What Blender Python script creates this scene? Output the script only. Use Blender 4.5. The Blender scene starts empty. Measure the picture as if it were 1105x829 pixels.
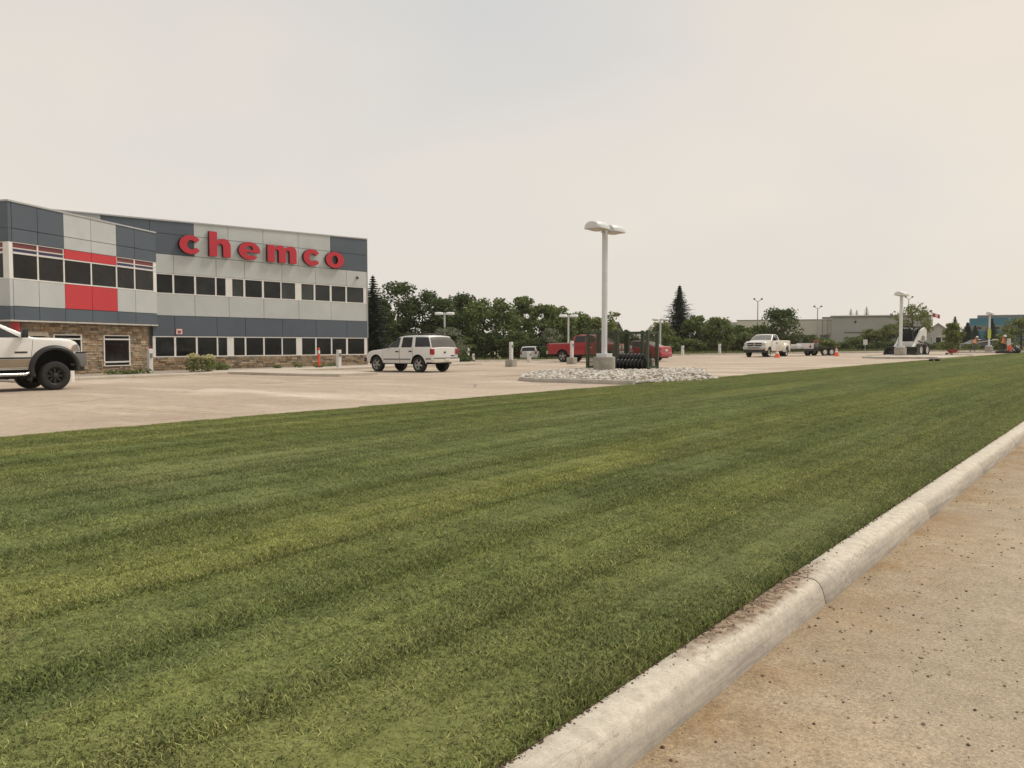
import bpy, bmesh, math, random
from math import sin, cos, pi, radians as R
from mathutils import Vector, Matrix, noise as mnoise
random.seed(7)
SC = bpy.context.scene
COL = SC.collection
# world frame: +Y runs along the road, +X to the right of it, camera above (0,0)
TH = R(38.2)
CS, SN = cos(TH), sin(TH)

# ------------------------------------------------------------------ camera, sky, sun, exposure
cam_d = bpy.data.cameras.new('camera'); cam = bpy.data.objects.new('camera', cam_d); COL.objects.link(cam)
cam.location = (0, 0, 1.25)
cam.rotation_euler = (R(90 - 2.797), 0, TH)
cam_d.sensor_width = 36; cam_d.lens = 870 / 1105 * 36; cam_d.clip_end = 6000; cam_d.clip_start = .05
SC.camera = cam
SUN_EL, SUN_AZ = R(55), TH - R(62)      # azimuth measured CCW from +Y; to the right of the view
wd = bpy.data.worlds.new('World'); SC.world = wd; wd.use_nodes = True
nt = wd.node_tree; nt.nodes.clear()
def wn(t, **k):
    n = nt.nodes.new(t)
    for a, b in k.items(): setattr(n, a, b)
    return n
out = wn('ShaderNodeOutputWorld'); bg = wn('ShaderNodeBackground'); nt.links.new(bg.outputs[0], out.inputs[0])
sky = wn('ShaderNodeTexSky', sky_type='NISHITA'); sky.sun_disc = False; sky.sun_elevation = SUN_EL; sky.sun_rotation = -SUN_AZ
sky.air_density = 1.5; sky.dust_density = 6; sky.ozone_density = 1
tc = wn('ShaderNodeTexCoord')
sep = wn('ShaderNodeSeparateXYZ'); nt.links.new(tc.outputs['Generated'], sep.inputs[0])
ramp = wn('ShaderNodeValToRGB'); nt.links.new(sep.outputs['Z'], ramp.inputs[0])
cr = ramp.color_ramp
cr.elements[0].position = 0.0; cr.elements[0].color = (7.7, 7.0, 6.1, 1)
cr.elements[1].position = 0.42; cr.elements[1].color = (6.1, 5.95, 5.7, 1)
e = cr.elements.new(.16); e.color = (7.4, 6.8, 6.05, 1)
nz = wn('ShaderNodeTexNoise'); nz.inputs['Scale'].default_value = 1.6; nz.inputs['Detail'].default_value = 3
mp = wn('ShaderNodeMapping'); mp.inputs['Scale'].default_value = (1, 1, 2.2); mp.inputs['Location'].default_value = (44.2, 23.4, 9.62); nt.links.new(tc.outputs['Generated'], mp.inputs[0]); nt.links.new(mp.outputs[0], nz.inputs[0])
cl = wn('ShaderNodeValToRGB'); nt.links.new(nz.outputs[0], cl.inputs[0])
cl.color_ramp.elements[0].position = .38; cl.color_ramp.elements[0].color = (.90, .925, .96, 1)
cl.color_ramp.elements[1].position = .68; cl.color_ramp.elements[1].color = (1.03, 1.0, .97, 1)
# broad warm glow of the smoke-veiled sun around its direction
sd = Vector((-sin(SUN_AZ) * cos(SUN_EL), cos(SUN_AZ) * cos(SUN_EL), sin(SUN_EL)))
dot = wn('ShaderNodeVectorMath', operation='DOT_PRODUCT'); nt.links.new(tc.outputs['Generated'], dot.inputs[0]); dot.inputs[1].default_value = sd
gl = wn('ShaderNodeValToRGB'); nt.links.new(dot.outputs['Value'], gl.inputs[0])
gl.color_ramp.elements[0].position = .6; gl.color_ramp.elements[0].color = (1, 1, 1, 1)
gl.color_ramp.elements[1].position = 1.0; gl.color_ramp.elements[1].color = (1.30, 1.14, .93, 1)
m1 = wn('ShaderNodeMix', data_type='RGBA', blend_type='MULTIPLY'); m1.inputs[0].default_value = 1
nt.links.new(ramp.outputs[0], m1.inputs[6]); nt.links.new(cl.outputs[0], m1.inputs[7])
m2 = wn('ShaderNodeMix', data_type='RGBA', blend_type='MULTIPLY'); m2.inputs[0].default_value = 1
nt.links.new(m1.outputs[2], m2.inputs[6]); nt.links.new(gl.outputs[0], m2.inputs[7])
m3 = wn('ShaderNodeMix', data_type='RGBA'); m3.inputs[0].default_value = .94      # smoke veil over the clear sky
nt.links.new(sky.outputs[0], m3.inputs[6]); nt.links.new(m2.outputs[2], m3.inputs[7])
nt.links.new(m3.outputs[2], bg.inputs[0]); bg.inputs[1].default_value = .1
sun_d = bpy.data.lights.new('sun', 'SUN'); sun_d.energy = 2.0; sun_d.angle = R(11); sun_d.color = (1, .945, .86)
sun = bpy.data.objects.new('sun', sun_d); COL.objects.link(sun)
sun.rotation_euler = (pi / 2 - SUN_EL, 0, SUN_AZ + pi)
sun.rotation_euler = (-sd).to_track_quat('-Z', 'Y').to_euler()
SC.view_settings.view_transform = 'Standard'; SC.view_settings.look = 'None'
SC.view_settings.exposure = 0.25; SC.view_settings.gamma = 1
SC.cycles.volume_step_rate = 1; SC.cycles.volume_bounces = 1; SC.cycles.max_bounces = 6

# ------------------------------------------------------------------ helpers
def W(xc, yc):            # camera-aligned plan coordinates -> world
    return (xc * CS - yc * SN, xc * SN + yc * CS)
def ss(a, b, v):
    v = max(0, min(1, (v - a) / (b - a))); return v * v * (3 - 2 * v)
def zg(X, Y):             # height of the parking lot and the land behind it
    xc = CS * X + SN * Y; yc = -SN * X + CS * Y
    z = .6 * math.tanh(.0085 * xc / .6)
    return z - .6 * ss(58, 88, yc) * (1 - ss(0, 16, xc))
def lawn_far(t): return 12.75 - .022 * t
def zl(X, Y):
    s = max(0, min(1, (-X - 1.69) / (lawn_far(Y) - 1.69)))
    return zg(X, Y) - .2 * (1 - s)

MATS = {}
def M(name, col, rough=.7, var=.12, scale=4, metallic=0, bump=0, bscale=None, col2=None, spec=.5, coat=0, attr=None, objvar=0):
    if name in MATS: return MATS[name]
    m = bpy.data.materials.new(name); m.use_nodes = True; t = m.node_tree; b = t.nodes['Principled BSDF']
    b.inputs['Roughness'].default_value = rough; b.inputs['Metallic'].default_value = metallic
    b.inputs['Specular IOR Level'].default_value = spec; b.inputs['Coat Weight'].default_value = coat
    tcn = t.nodes.new('ShaderNodeTexCoord')
    n = t.nodes.new('ShaderNodeTexNoise'); n.inputs['Scale'].default_value = scale; n.inputs['Detail'].default_value = 5; n.inputs['Roughness'].default_value = .6
    t.links.new(tcn.outputs['Object'], n.inputs['Vector'])
    mx = t.nodes.new('ShaderNodeMix'); mx.data_type = 'RGBA'
    c2 = col2 or tuple(max(0, c * (1 - var * 1.6)) for c in col)
    c1 = col if col2 else tuple(c * (1 + var * .8) for c in col)
    mx.inputs[6].default_value = (*c1, 1); mx.inputs[7].default_value = (*c2, 1)
    mr = t.nodes.new('ShaderNodeMapRange'); mr.inputs[1].default_value = .3; mr.inputs[2].default_value = .7
    t.links.new(n.outputs[0], mr.inputs[0]); t.links.new(mr.outputs[0], mx.inputs[0])
    res = mx.outputs[2]
    if objvar:      # each piece its own slight tone
        oi = t.nodes.new('ShaderNodeObjectInfo'); om = t.nodes.new('ShaderNodeMapRange'); om.inputs[3].default_value = 1 - objvar; om.inputs[4].default_value = 1 + objvar; t.links.new(oi.outputs['Random'], om.inputs[0])
        m5 = t.nodes.new('ShaderNodeMix'); m5.data_type = 'RGBA'; m5.blend_type = 'MULTIPLY'; m5.inputs[0].default_value = 1; t.links.new(res, m5.inputs[6]); t.links.new(om.outputs[0], m5.inputs[7]); res = m5.outputs[2]
    if attr:
        a = t.nodes.new('ShaderNodeVertexColor'); a.layer_name = attr
        m4 = t.nodes.new('ShaderNodeMix'); m4.data_type = 'RGBA'; m4.blend_type = 'MULTIPLY'; m4.inputs[0].default_value = 1
        t.links.new(res, m4.inputs[6]); t.links.new(a.outputs[0], m4.inputs[7]); res = m4.outputs[2]
    t.links.new(res, b.inputs['Base Color'])
    if bump:
        n2 = t.nodes.new('ShaderNodeTexNoise'); n2.inputs['Scale'].default_value = bscale or scale * 6; n2.inputs['Detail'].default_value = 6
        t.links.new(tcn.outputs['Object'], n2.inputs['Vector'])
        bp = t.nodes.new('ShaderNodeBump'); bp.inputs['Strength'].default_value = bump; bp.inputs['Distance'].default_value = .02
        t.links.new(n2.outputs[0], bp.inputs['Height']); t.links.new(bp.outputs[0], b.inputs['Normal'])
    MATS[name] = m; return m

class MB:
    """collects polygons; build() links them as one mesh object"""
    def __init__(s): s.v = []; s.f = []; s.m = []; s.c = []; s.cm = 0; s.cc = (1, 1, 1)
    def face(s, pts, mi=None):
        i = len(s.v); s.v += [tuple(p) for p in pts]; s.f.append(tuple(range(i, i + len(pts)))); s.m.append(s.cm if mi is None else mi); s.c.append(s.cc)
    def grid(s, rows, closed=False, mi=None):
        i = len(s.v); n = len(rows[0])
        for r in rows: s.v += [tuple(p) for p in r]
        for a in range(len(rows) - 1):
            for b in range(n if closed else n - 1):
                c = (b + 1) % n
                s.f.append((i + a * n + b, i + a * n + c, i + (a + 1) * n + c, i + (a + 1) * n + b)); s.m.append(s.cm if mi is None else mi); s.c.append(s.cc)
    def hexa(s, p):       # 8 points: bottom 4 ccw, top 4 ccw
        i = len(s.v); s.v += [tuple(q) for q in p]
        for f in ((3, 2, 1, 0), (4, 5, 6, 7), (0, 1, 5, 4), (1, 2, 6, 5), (2, 3, 7, 6), (3, 0, 4, 7)):
            s.f.append(tuple(i + k for k in f)); s.m.append(s.cm); s.c.append(s.cc)
    def box(s, x0, x1, y0, y1, z0, z1, M4=None, top=1, topy=None):
        cx, cy = (x0 + x1) / 2, (y0 + y1) / 2; hx, hy = (x1 - x0) / 2, (y1 - y0) / 2; ty = top if topy is None else topy
        p = [(cx + a * hx, cy + b * hy, z0) for a, b in ((-1, -1), (1, -1), (1, 1), (-1, 1))] + [(cx + a * hx * top, cy + b * hy * ty, z1) for a, b in ((-1, -1), (1, -1), (1, 1), (-1, 1))]
        if M4: p = [M4 @ Vector(q) for q in p]
        s.hexa(p)
    def bbox(s, x0, x1, y0, y1, z0, z1, b=.02, M4=None):      # bevelled box
        bm = bmesh.new(); bmesh.ops.create_cube(bm, size=1)
        for v in bm.verts: v.co = ((x0 + x1) / 2 + v.co.x * (x1 - x0), (y0 + y1) / 2 + v.co.y * (y1 - y0), (z0 + z1) / 2 + v.co.z * (z1 - z0))
        bmesh.ops.bevel(bm, geom=bm.edges[:], offset=b, segments=2, affect='EDGES', profile=.6)
        s.addbm(bm, M4)
    def addbm(s, bm, M4=None):
        i = len(s.v); bm.verts.index_update()
        s.v += [tuple(M4 @ v.co if M4 else v.co) for v in bm.verts]
        for f in bm.faces: s.f.append(tuple(i + v.index for v in f.verts)); s.m.append(s.cm); s.c.append(s.cc)
        bm.free()
    def tube(s, pts, r, n=10, cap=True):
        pts = [Vector(p) for p in pts]; rs = r if isinstance(r, (list, tuple)) else [r] * len(pts); rows = []
        up = Vector((0, 0, 1))
        for i, p in enumerate(pts):
            d = (pts[min(i + 1, len(pts) - 1)] - pts[max(i - 1, 0)]).normalized()
            a = d.cross(up) if abs(d.z) < .95 else d.cross(Vector((1, 0, 0))); a.normalize(); b = d.cross(a)
            rows.append([p + (a * cos(k * 2 * pi / n) + b * sin(k * 2 * pi / n)) * rs[i] for k in range(n)])
        s.grid(rows, True)
        if cap: s.face(rows[0][::-1]); s.face(rows[-1])
    def lathe(s, prof, n=24, M4=None, caps=False):      # profile (r, h) round local Z
        rows = [[Vector((r * cos(k * 2 * pi / n), r * sin(k * 2 * pi / n), h)) for k in range(n)] for r, h in prof]
        if M4: rows = [[M4 @ p for p in r] for r in rows]
        s.grid(rows, True)
        if caps: s.face(rows[0][::-1]); s.face(rows[-1])
    def prism(s, poly, z0, z1, M4=None):
        a = [Vector((x, y, z0)) for x, y in poly]; b = [Vector((x, y, z1)) for x, y in poly]
        if M4: a = [M4 @ p for p in a]; b = [M4 @ p for p in b]
        s.face(a[::-1]); s.face(b)
        for k in range(len(poly)):
            j = (k + 1) % len(poly); s.face([a[k], a[j], b[j], b[k]])
    def mesh(s, name, mats, smooth=False, attr=None):
        me = bpy.data.meshes.new(name); me.from_pydata(s.v, [], s.f)
        for m in (mats if isinstance(mats, (list, tuple)) else [mats]): me.materials.append(m)
        me.polygons.foreach_set('material_index', s.m)
        if smooth: me.polygons.foreach_set('use_smooth', [True] * len(s.f))
        if attr:
            ca = me.color_attributes.new(attr, 'FLOAT_COLOR', 'CORNER'); buf = []
            for f, c in zip(s.f, s.c): buf += [c[0], c[1], c[2], 1.0] * len(f)
            ca.data.foreach_set('color', buf)
        me.update(); return me
    def build(s, name, mats, parent=None, smooth=False, attr=None, merge=False, auto=None):
        me = s.mesh(name, mats, smooth, attr)
        if merge or auto:
            bm = bmesh.new(); bm.from_mesh(me); bmesh.ops.remove_doubles(bm, verts=bm.verts, dist=.0004); bmesh.ops.recalc_face_normals(bm, faces=bm.faces); bm.to_mesh(me); bm.free()
        if auto:
            me.polygons.foreach_set('use_smooth', [True] * len(me.polygons)); me.set_sharp_from_angle(angle=R(auto))
        return link(name, me, parent)
def link(name, me, parent=None):
    o = bpy.data.objects.new(name, me); COL.objects.link(o)
    if parent: o.parent = parent
    return o
def tag(o, label=None, cat=None, group=None, kind=None):
    if label: o['label'] = label
    if cat: o['category'] = cat
    if group: o['group'] = group
    if kind: o['kind'] = kind
    return o
def thing(name, label, cat, loc=(0, 0, 0), rz=0, group=None):
    o = bpy.data.objects.new(name, None); COL.objects.link(o); o.location = loc; o.rotation_euler = (0, 0, rz); o.empty_display_size = .2
    return tag(o, label, cat, group)
def copy_tree(o, parent=None):
    c = o.copy(); COL.objects.link(c); c.parent = parent
    for ch in [x for x in bpy.data.objects if x.parent == o]: copy_tree(ch, c)
    return c
def surf(name, mat, xs, ys, fn, parent=None, kind=None):
    mb = MB(); mb.grid([[(x, y, fn(x, y)) for x in xs] for y in ys]); o = mb.build(name, mat, parent, smooth=True)
    if kind: o['kind'] = kind
    return o
def lin(a, b, n): return [a + (b - a) * i / (n - 1) for i in range(n)]
def nodes(name, rough=.9, spec=.3):
    m = bpy.data.materials.new(name); m.use_nodes = True; t = m.node_tree; b = t.nodes['Principled BSDF']
    b.inputs['Roughness'].default_value = rough; b.inputs['Specular IOR Level'].default_value = spec
    def N(ty, **k):
        n = t.nodes.new(ty)
        for a, v in k.items():
            if a.startswith('i_'): n.inputs[a[2:].replace('_', ' ')].default_value = v
            else: setattr(n, a, v)
        return n
    return m, t, b, N, t.links.new
def ramp2(N, L, src, p0, p1, c0=(0, 0, 0, 1), c1=(1, 1, 1, 1)):
    r = N('ShaderNodeValToRGB'); r.color_ramp.elements[0].position = p0; r.color_ramp.elements[1].position = p1
    r.color_ramp.elements[0].color = c0; r.color_ramp.elements[1].color = c1; L(src, r.inputs[0]); return r.outputs[0]
def mix(N, L, fac, a, b, mode='MIX'):
    m = N('ShaderNodeMix', data_type='RGBA', blend_type=mode)
    for i, v in ((0, fac), (6, a), (7, b)):
        if isinstance(v, (int, float)): m.inputs[i].default_value = v
        elif isinstance(v, tuple): m.inputs[i].default_value = (*v, 1) if len(v) == 3 else v
        else: L(v, m.inputs[i])
    return m.outputs[2]

# ------------------------------------------------------------------ ground materials
def dusty(name, ca, cb, cc, stain, speck=.5, cracks=.3, seed=0, pscale=.16, drift=None):
    m, t, b, N, L = nodes(name, .92, .25)
    g = N('ShaderNodeNewGeometry'); mpn = N('ShaderNodeMapping'); mpn.inputs['Location'].default_value = (seed, seed * 2, 0); L(g.outputs['Position'], mpn.inputs[0]); P = mpn.outputs[0]
    def noise(sc, det=5, ro=.6, vec=P):
        n = N('ShaderNodeTexNoise', i_Scale=sc, i_Detail=det, i_Roughness=ro); L(vec, n.inputs['Vector']); return n.outputs[0]
    c = mix(N, L, ramp2(N, L, noise(pscale, 6, .62), .38, .62), ca, cb)
    st = N('ShaderNodeMapping'); st.inputs['Scale'].default_value = (.35, 1.4, 1); st.inputs['Rotation'].default_value = (0, 0, .9); L(P, st.inputs[0])
    c = mix(N, L, ramp2(N, L, noise(.35, 7, .65, st.outputs[0]), .5, .72), c, cc)
    c = mix(N, L, ramp2(N, L, noise(1.3, 6, .7), .56, .75), c, stain)
    if drift:      # sand swept against the kerb
        sx = N('ShaderNodeSeparateXYZ'); L(g.outputs['Position'], sx.inputs[0]); mr = N('ShaderNodeMapRange'); L(sx.outputs['X'], mr.inputs[0]); mr.inputs[1].default_value = -.75; mr.inputs[2].default_value = -1.45
        ml = N('ShaderNodeMath', operation='MULTIPLY'); L(mr.outputs[0], ml.inputs[0]); L(ramp2(N, L, noise(2.2, 6, .7), .32, .62), ml.inputs[1]); c = mix(N, L, ml.outputs[0], c, drift)
    gr = ramp2(N, L, noise(260, 2, .9), .36, .66, (.62, .6, .58, 1), (1.22, 1.2, 1.16, 1)) if drift else None
    if drift: c = mix(N, L, 1.0, c, gr, 'MULTIPLY')
    fine = ramp2(N, L, noise(60, 4, .8), .3, .72, (1 - speck * .55,) * 3 + (1,), (1 + speck * .3,) * 3 + (1,))
    c = mix(N, L, 1.0, c, fine, 'MULTIPLY')
    mid = ramp2(N, L, noise(7, 6, .75), .3, .7, (.82, .81, .8, 1), (1.12, 1.12, 1.12, 1))
    c = mix(N, L, 1.0, c, mid, 'MULTIPLY')
    wob = N('ShaderNodeMix', data_type='VECTOR'); wob.inputs[0].default_value = .12; L(P, wob.inputs[4])
    nn = N('ShaderNodeTexNoise', i_Scale=.9); L(P, nn.inputs['Vector']); L(nn.outputs['Color'], wob.inputs[5])
    vo = N('ShaderNodeTexVoronoi', feature='DISTANCE_TO_EDGE', i_Scale=.16); L(wob.outputs[1], vo.inputs['Vector'])
    ck = ramp2(N, L, vo.outputs['Distance'], .0015, .005, (1, 1, 1, 1), (0, 0, 0, 1))
    ckm = N('ShaderNodeMath', operation='MULTIPLY'); L(ck, ckm.inputs[0]); L(ramp2(N, L, noise(.25, 2), .45, .6), ckm.inputs[1])
    ck2 = N('ShaderNodeMath', operation='MULTIPLY'); L(ckm.outputs[0], ck2.inputs[0]); ck2.inputs[1].default_value = cracks
    c = mix(N, L, ck2.outputs[0], c, tuple(x * .4 for x in stain))
    L(c, b.inputs['Base Color'])
    bp = N('ShaderNodeBump', i_Strength=.35, i_Distance=.01); L(noise(45, 6, .75), bp.inputs['Height']); L(bp.outputs[0], b.inputs['Normal'])
    return m
M_LOT = dusty('dusty asphalt of the lot', (.40, .32, .25), (.50, .41, .325), (.66, .575, .48), (.33, .265, .205), .5, .9, 3)
M_ROAD = dusty('dusty road asphalt', (.455, .385, .29), (.50, .415, .305), (.41, .355, .275), (.45, .355, .235), .9, .2, 11, .5, (.36, .255, .145))
M_CONC = M('concrete', (.46, .42, .36), .9, .18, 2.2, bump=.25, bscale=60)
M_CONC2 = M('pale concrete walk', (.52, .46, .38), .9, .12, 1.2, bump=.2, bscale=50)
M_SOIL = M('dark soil', (.07, .05, .035), 1, .3, 12, bump=.6)

def turf(name, blades):
    m, t, b, N, L = nodes(name, .75 if blades else .95, .25)
    g = N('ShaderNodeNewGeometry'); sp = N('ShaderNodeSeparateXYZ'); L(g.outputs['Position'], sp.inputs[0])
    # wander the strip edges a little
    wn_ = N('ShaderNodeTexNoise', i_Scale=.55, i_Detail=4); L(g.outputs['Position'], wn_.inputs['Vector'])
    wm = N('ShaderNodeMath', operation='MULTIPLY_ADD'); L(wn_.outputs[0], wm.inputs[0]); wm.inputs[1].default_value = .5; wm.inputs[2].default_value = -.25
    ux = N('ShaderNodeMath', operation='SUBTRACT'); L(wm.outputs[0], ux.inputs[0]); L(sp.outputs['X'], ux.inputs[1])
    un = N('ShaderNodeMath', operation='MULTIPLY'); L(ux.outputs[0], un.inputs[0]); un.inputs[1].default_value = 1 / 14
    r = N('ShaderNodeValToRGB'); L(un.outputs[0], r.inputs[0]); cr = r.color_ramp; cr.interpolation = 'LINEAR'
    bands = [(1.6, (0.194, 0.225, 0.080)), (2.6, (0.194, 0.225, 0.080)), (2.72, (0.256, 0.281, 0.108)), (2.82, (0.203, 0.239, 0.083)), (3.7, (0.196, 0.234, 0.082)), (4.45, (0.190, 0.228, 0.080)), (4.55, (0.242, 0.265, 0.100)),
             (4.7, (0.226, 0.259, 0.087)), (5.85, (0.224, 0.260, 0.090)), (6.0, (0.202, 0.244, 0.093)), (7.6, (0.206, 0.249, 0.097)), (7.75, (0.226, 0.264, 0.106)), (8.9, (0.221, 0.259, 0.102)), (9.1, (0.201, 0.240, 0.084)), (10.6, (0.199, 0.238, 0.083)), (10.75, (0.224, 0.254, 0.090)), (13, (0.210, 0.245, 0.085))]
    bands = bands[:17]
    cr.elements[0].position = bands[0][0] / 14; cr.elements[0].color = (*bands[0][1], 1)
    cr.elements[1].position = bands[-1][0] / 14; cr.elements[1].color = (*bands[-1][1], 1)
    for p, c in bands[1:-1]:
        e = cr.elements.new(p / 14); e.color = (*c, 1)
    st = N('ShaderNodeMapping'); st.inputs['Scale'].default_value = (1.1, .22, 1); L(g.outputs['Position'], st.inputs[0])
    n1 = N('ShaderNodeTexNoise', i_Scale=.9, i_Detail=5, i_Roughness=.65); L(st.outputs[0], n1.inputs['Vector'])
    c = mix(N, L, 1.0, r.outputs[0], ramp2(N, L, n1.outputs[0], .3, .7, (.80, .84, .86, 1), (1.2, 1.15, 1.06, 1)), 'MULTIPLY')
    n2 = N('ShaderNodeTexNoise', i_Scale=3.5, i_Detail=5, i_Roughness=.7); L(g.outputs['Position'], n2.inputs['Vector'])
    c = mix(N, L, 1.0, c, ramp2(N, L, n2.outputs[0], .3, .7, (.74, .76, .72, 1), (1.22, 1.2, 1.2, 1)), 'MULTIPLY')
    n3 = N('ShaderNodeTexNoise', i_Scale=1.1, i_Detail=6, i_Roughness=.7); L(g.outputs['Position'], n3.inputs['Vector'])
    sf = N('ShaderNodeMath', operation='MULTIPLY'); L(ramp2(N, L, n3.outputs[0], .56, .74), sf.inputs[0]); sf.inputs[1].default_value = .45
    c = mix(N, L, sf.outputs[0], c, (.30, .29, .14))
    # narrow sod rolls: a slight tone of their own and a faint seam between them
    rl = N('ShaderNodeMath', operation='MULTIPLY'); L(ux.outputs[0], rl.inputs[0]); rl.inputs[1].default_value = 1 / .47; fl = N('ShaderNodeMath', operation='FLOOR'); L(rl.outputs[0], fl.inputs[0])
    tl = N('ShaderNodeMath', operation='MULTIPLY_ADD'); L(sp.outputs['Y'], tl.inputs[0]); tl.inputs[1].default_value = 1 / 9; L(fl.outputs[0], tl.inputs[2]); tf = N('ShaderNodeMath', operation='FLOOR'); L(tl.outputs[0], tf.inputs[0])
    cv = N('ShaderNodeCombineXYZ'); L(fl.outputs[0], cv.inputs[0]); L(tf.outputs[0], cv.inputs[1]); wnz = N('ShaderNodeTexWhiteNoise'); L(cv.outputs[0], wnz.inputs['Vector'])
    c = mix(N, L, 1.0, c, ramp2(N, L, wnz.outputs['Value'], 0, 1, (.90, .91, .92, 1), (1.09, 1.08, 1.08, 1)), 'MULTIPLY')
    fr = N('ShaderNodeMath', operation='FRACT'); L(rl.outputs[0], fr.inputs[0]); sm = ramp2(N, L, fr.outputs[0], .0, .09, (.34, .34, .34, 1), (0, 0, 0, 1)); c = mix(N, L, sm, c, (.31, .30, .14))
    if blades:
        a = N('ShaderNodeVertexColor', layer_name='tint'); c = mix(N, L, 1.0, c, a.outputs[0], 'MULTIPLY')
        oi = N('ShaderNodeObjectInfo'); c = mix(N, L, 1.0, c, ramp2(N, L, oi.outputs['Random'], 0, 1, (.985, .985, .985, 1), (1.015, 1.015, 1.015, 1)), 'MULTIPLY')
        b.inputs['Subsurface Weight'].default_value = 0
        tr = N('ShaderNodeBsdfTranslucent'); L(c, tr.inputs[0]); ms = N('ShaderNodeMixShader'); ms.inputs[0].default_value = .3
        L(c, b.inputs['Base Color']); L(b.outputs[0], ms.inputs[1]); L(tr.outputs[0], ms.inputs[2]); L(ms.outputs[0], t.nodes['Material Output'].inputs[0])
    else:
        c = mix(N, L, 1.0, c, (.8, .78, .75), 'MULTIPLY'); L(c, b.inputs['Base Color'])
        nb = N('ShaderNodeTexNoise', i_Scale=40, i_Detail=6); L(g.outputs['Position'], nb.inputs['Vector'])
        bp = N('ShaderNodeBump', i_Strength=.8, i_Distance=.03); L(nb.outputs[0], bp.inputs['Height']); L(bp.outputs[0], b.inputs['Normal'])
    return m
M_TURF = turf('sod thatch', False); M_BLADE = turf('grass blades', True)
M_FIELD = M('rough verge grass', (.16, .175, .065), 1, .25, .35, col2=(.27, .24, .12), bump=.8, bscale=8)

# ------------------------------------------------------------------ ground, lot, road, lawn
def gs(a, b, n, p=2.2):   # graded spacing, dense near 0
    return [math.copysign(abs(v) ** p, v) * (b if v > 0 else -a) for v in lin(-1, 1, n)]
o = surf('ground', M_FIELD, gs(-600, 600, 51), gs(-600, 600, 51), lambda x, y: zg(x, y) - .75, kind='structure')
mb = MB(); mb.grid([[(-75 + (75 - lawn_far(t) + .12) * k / 62, t, zg(-75 + (75 - lawn_far(t) + .12) * k / 62, t)) for k in range(63)] for t in lin(-30, 135, 84)]); tag(mb.build('parking_lot', M_LOT, smooth=True), kind='structure')
o = surf('road', M_ROAD, lin(-1.62, 12, 16), lin(-15, 200, 100), lambda x, y: zg(x, y) - .35, kind='structure')
# the far edge of the lot runs at an angle; verge of rough grass behind it
VE = [(-30, 52), (20, 50), (50, 43.2), (76, 37.5), (95, 29.5), (111, 22.3), (121, 12.5)]          # (t, u)
def ve_u(t):
    for (a, b), (c, d) in zip(VE, VE[1:]):
        if a <= t <= c: return b + (d - b) * (t - a) / (c - a)
    return VE[-1][1] if t > VE[-1][0] else VE[0][1]
mb = MB(); rows = []
for t in lin(-30, 121, 90):
    u0 = ve_u(t); rows.append([(-(u0 + d), t, zg(-(u0 + d), t) + .07 + .12 * ss(3, 25, d) * (mnoise.noise(Vector((t * .1, d * .1, 3))) + .6)) for d in (0, 1, 3, 7, 14, 30, 60, 120, 240, 420)])
mb.grid(rows); tag(mb.build('verge', M_FIELD, smooth=True), kind='structure')
mb = MB(); mb.grid([[(x, y, zg(x, y) + .06) for x in (-430, -250, -120, -60, -30, -12.5, -1.7)] for y in (121, 126, 140, 170, 220, 320, 520)])
tag(mb.build('far_verge', M_FIELD, smooth=True), kind='structure')

# kerb round the back of the lot, piece by piece
def kerb_run(parent, pts, w=.2, h=.13, seg=3.0, z=zg, mat=None, name='kerb_segment', base=.1):
    """pts: (X,Y) polyline, kerb body on its left"""
    for (a, b) in zip(pts, pts[1:]):
        A, B = Vector(a), Vector(b); Ln = (B - A).length; n = max(1, round(Ln / seg)); d = (B - A) / Ln; q = Vector((-d.y, d.x))
        for k in range(n):
            p0 = A + d * (Ln * k / n + .006); p1 = A + d * (Ln * (k + 1) / n - .006)
            prof = [(0, -base), (0.0, h * .55), (.015, h * .9), (.04, h), (w - .02, h), (w, h - .02), (w, -base)]
            mb = MB(); ra = [(*(p0 + q * x), z(*p0) + y) for x, y in prof]; rb = [(*(p1 + q * x), z(*p1) + y) for x, y in prof]
            mb.grid([ra, rb]); mb.face(ra); mb.face(rb[::-1]); o = mb.build(name, mat or M_CONC, parent)
bk = tag(bpy.data.objects.new('back_kerb', None), kind='structure'); COL.objects.link(bk)
pts = [(-u, t) for t, u in VE[1:]]
kerb_run(bk, pts, seg=4)

# road kerb: rolled concrete, three-metre pieces
M_KERB, t_, b_, N_, L_ = nodes('kerb concrete', .88, .3)
g_ = N_('ShaderNodeNewGeometry'); n_ = N_('ShaderNodeTexNoise', i_Scale=1.6, i_Detail=7, i_Roughness=.65); L_(g_.outputs['Position'], n_.inputs['Vector'])
c_ = mix(N_, L_, ramp2(N_, L_, n_.outputs[0], .35, .65), (.58, .53, .445), (.66, .605, .51))
n2_ = N_('ShaderNodeTexNoise', i_Scale=120, i_Detail=3, i_Roughness=.8); L_(g_.outputs['Position'], n2_.inputs['Vector'])
c_ = mix(N_, L_, 1.0, c_, ramp2(N_, L_, n2_.outputs[0], .3, .7, (.82, .81, .8, 1), (1.08, 1.08, 1.08, 1)), 'MULTIPLY')
sp_ = N_('ShaderNodeSeparateXYZ'); L_(g_.outputs['Position'], sp_.inputs[0])
n6_ = N_('ShaderNodeTexNoise', i_Scale=16, i_Detail=8, i_Roughness=.75); L_(g_.outputs['Position'], n6_.inputs['Vector'])
c_ = mix(N_, L_, 1.0, c_, ramp2(N_, L_, n6_.outputs[0], .34, .6, (.76, .75, .74, 1), (1.05, 1.05, 1.05, 1)), 'MULTIPLY')
vp_ = N_('ShaderNodeTexVoronoi', i_Scale=55); L_(g_.outputs['Position'], vp_.inputs['Vector'])
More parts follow.
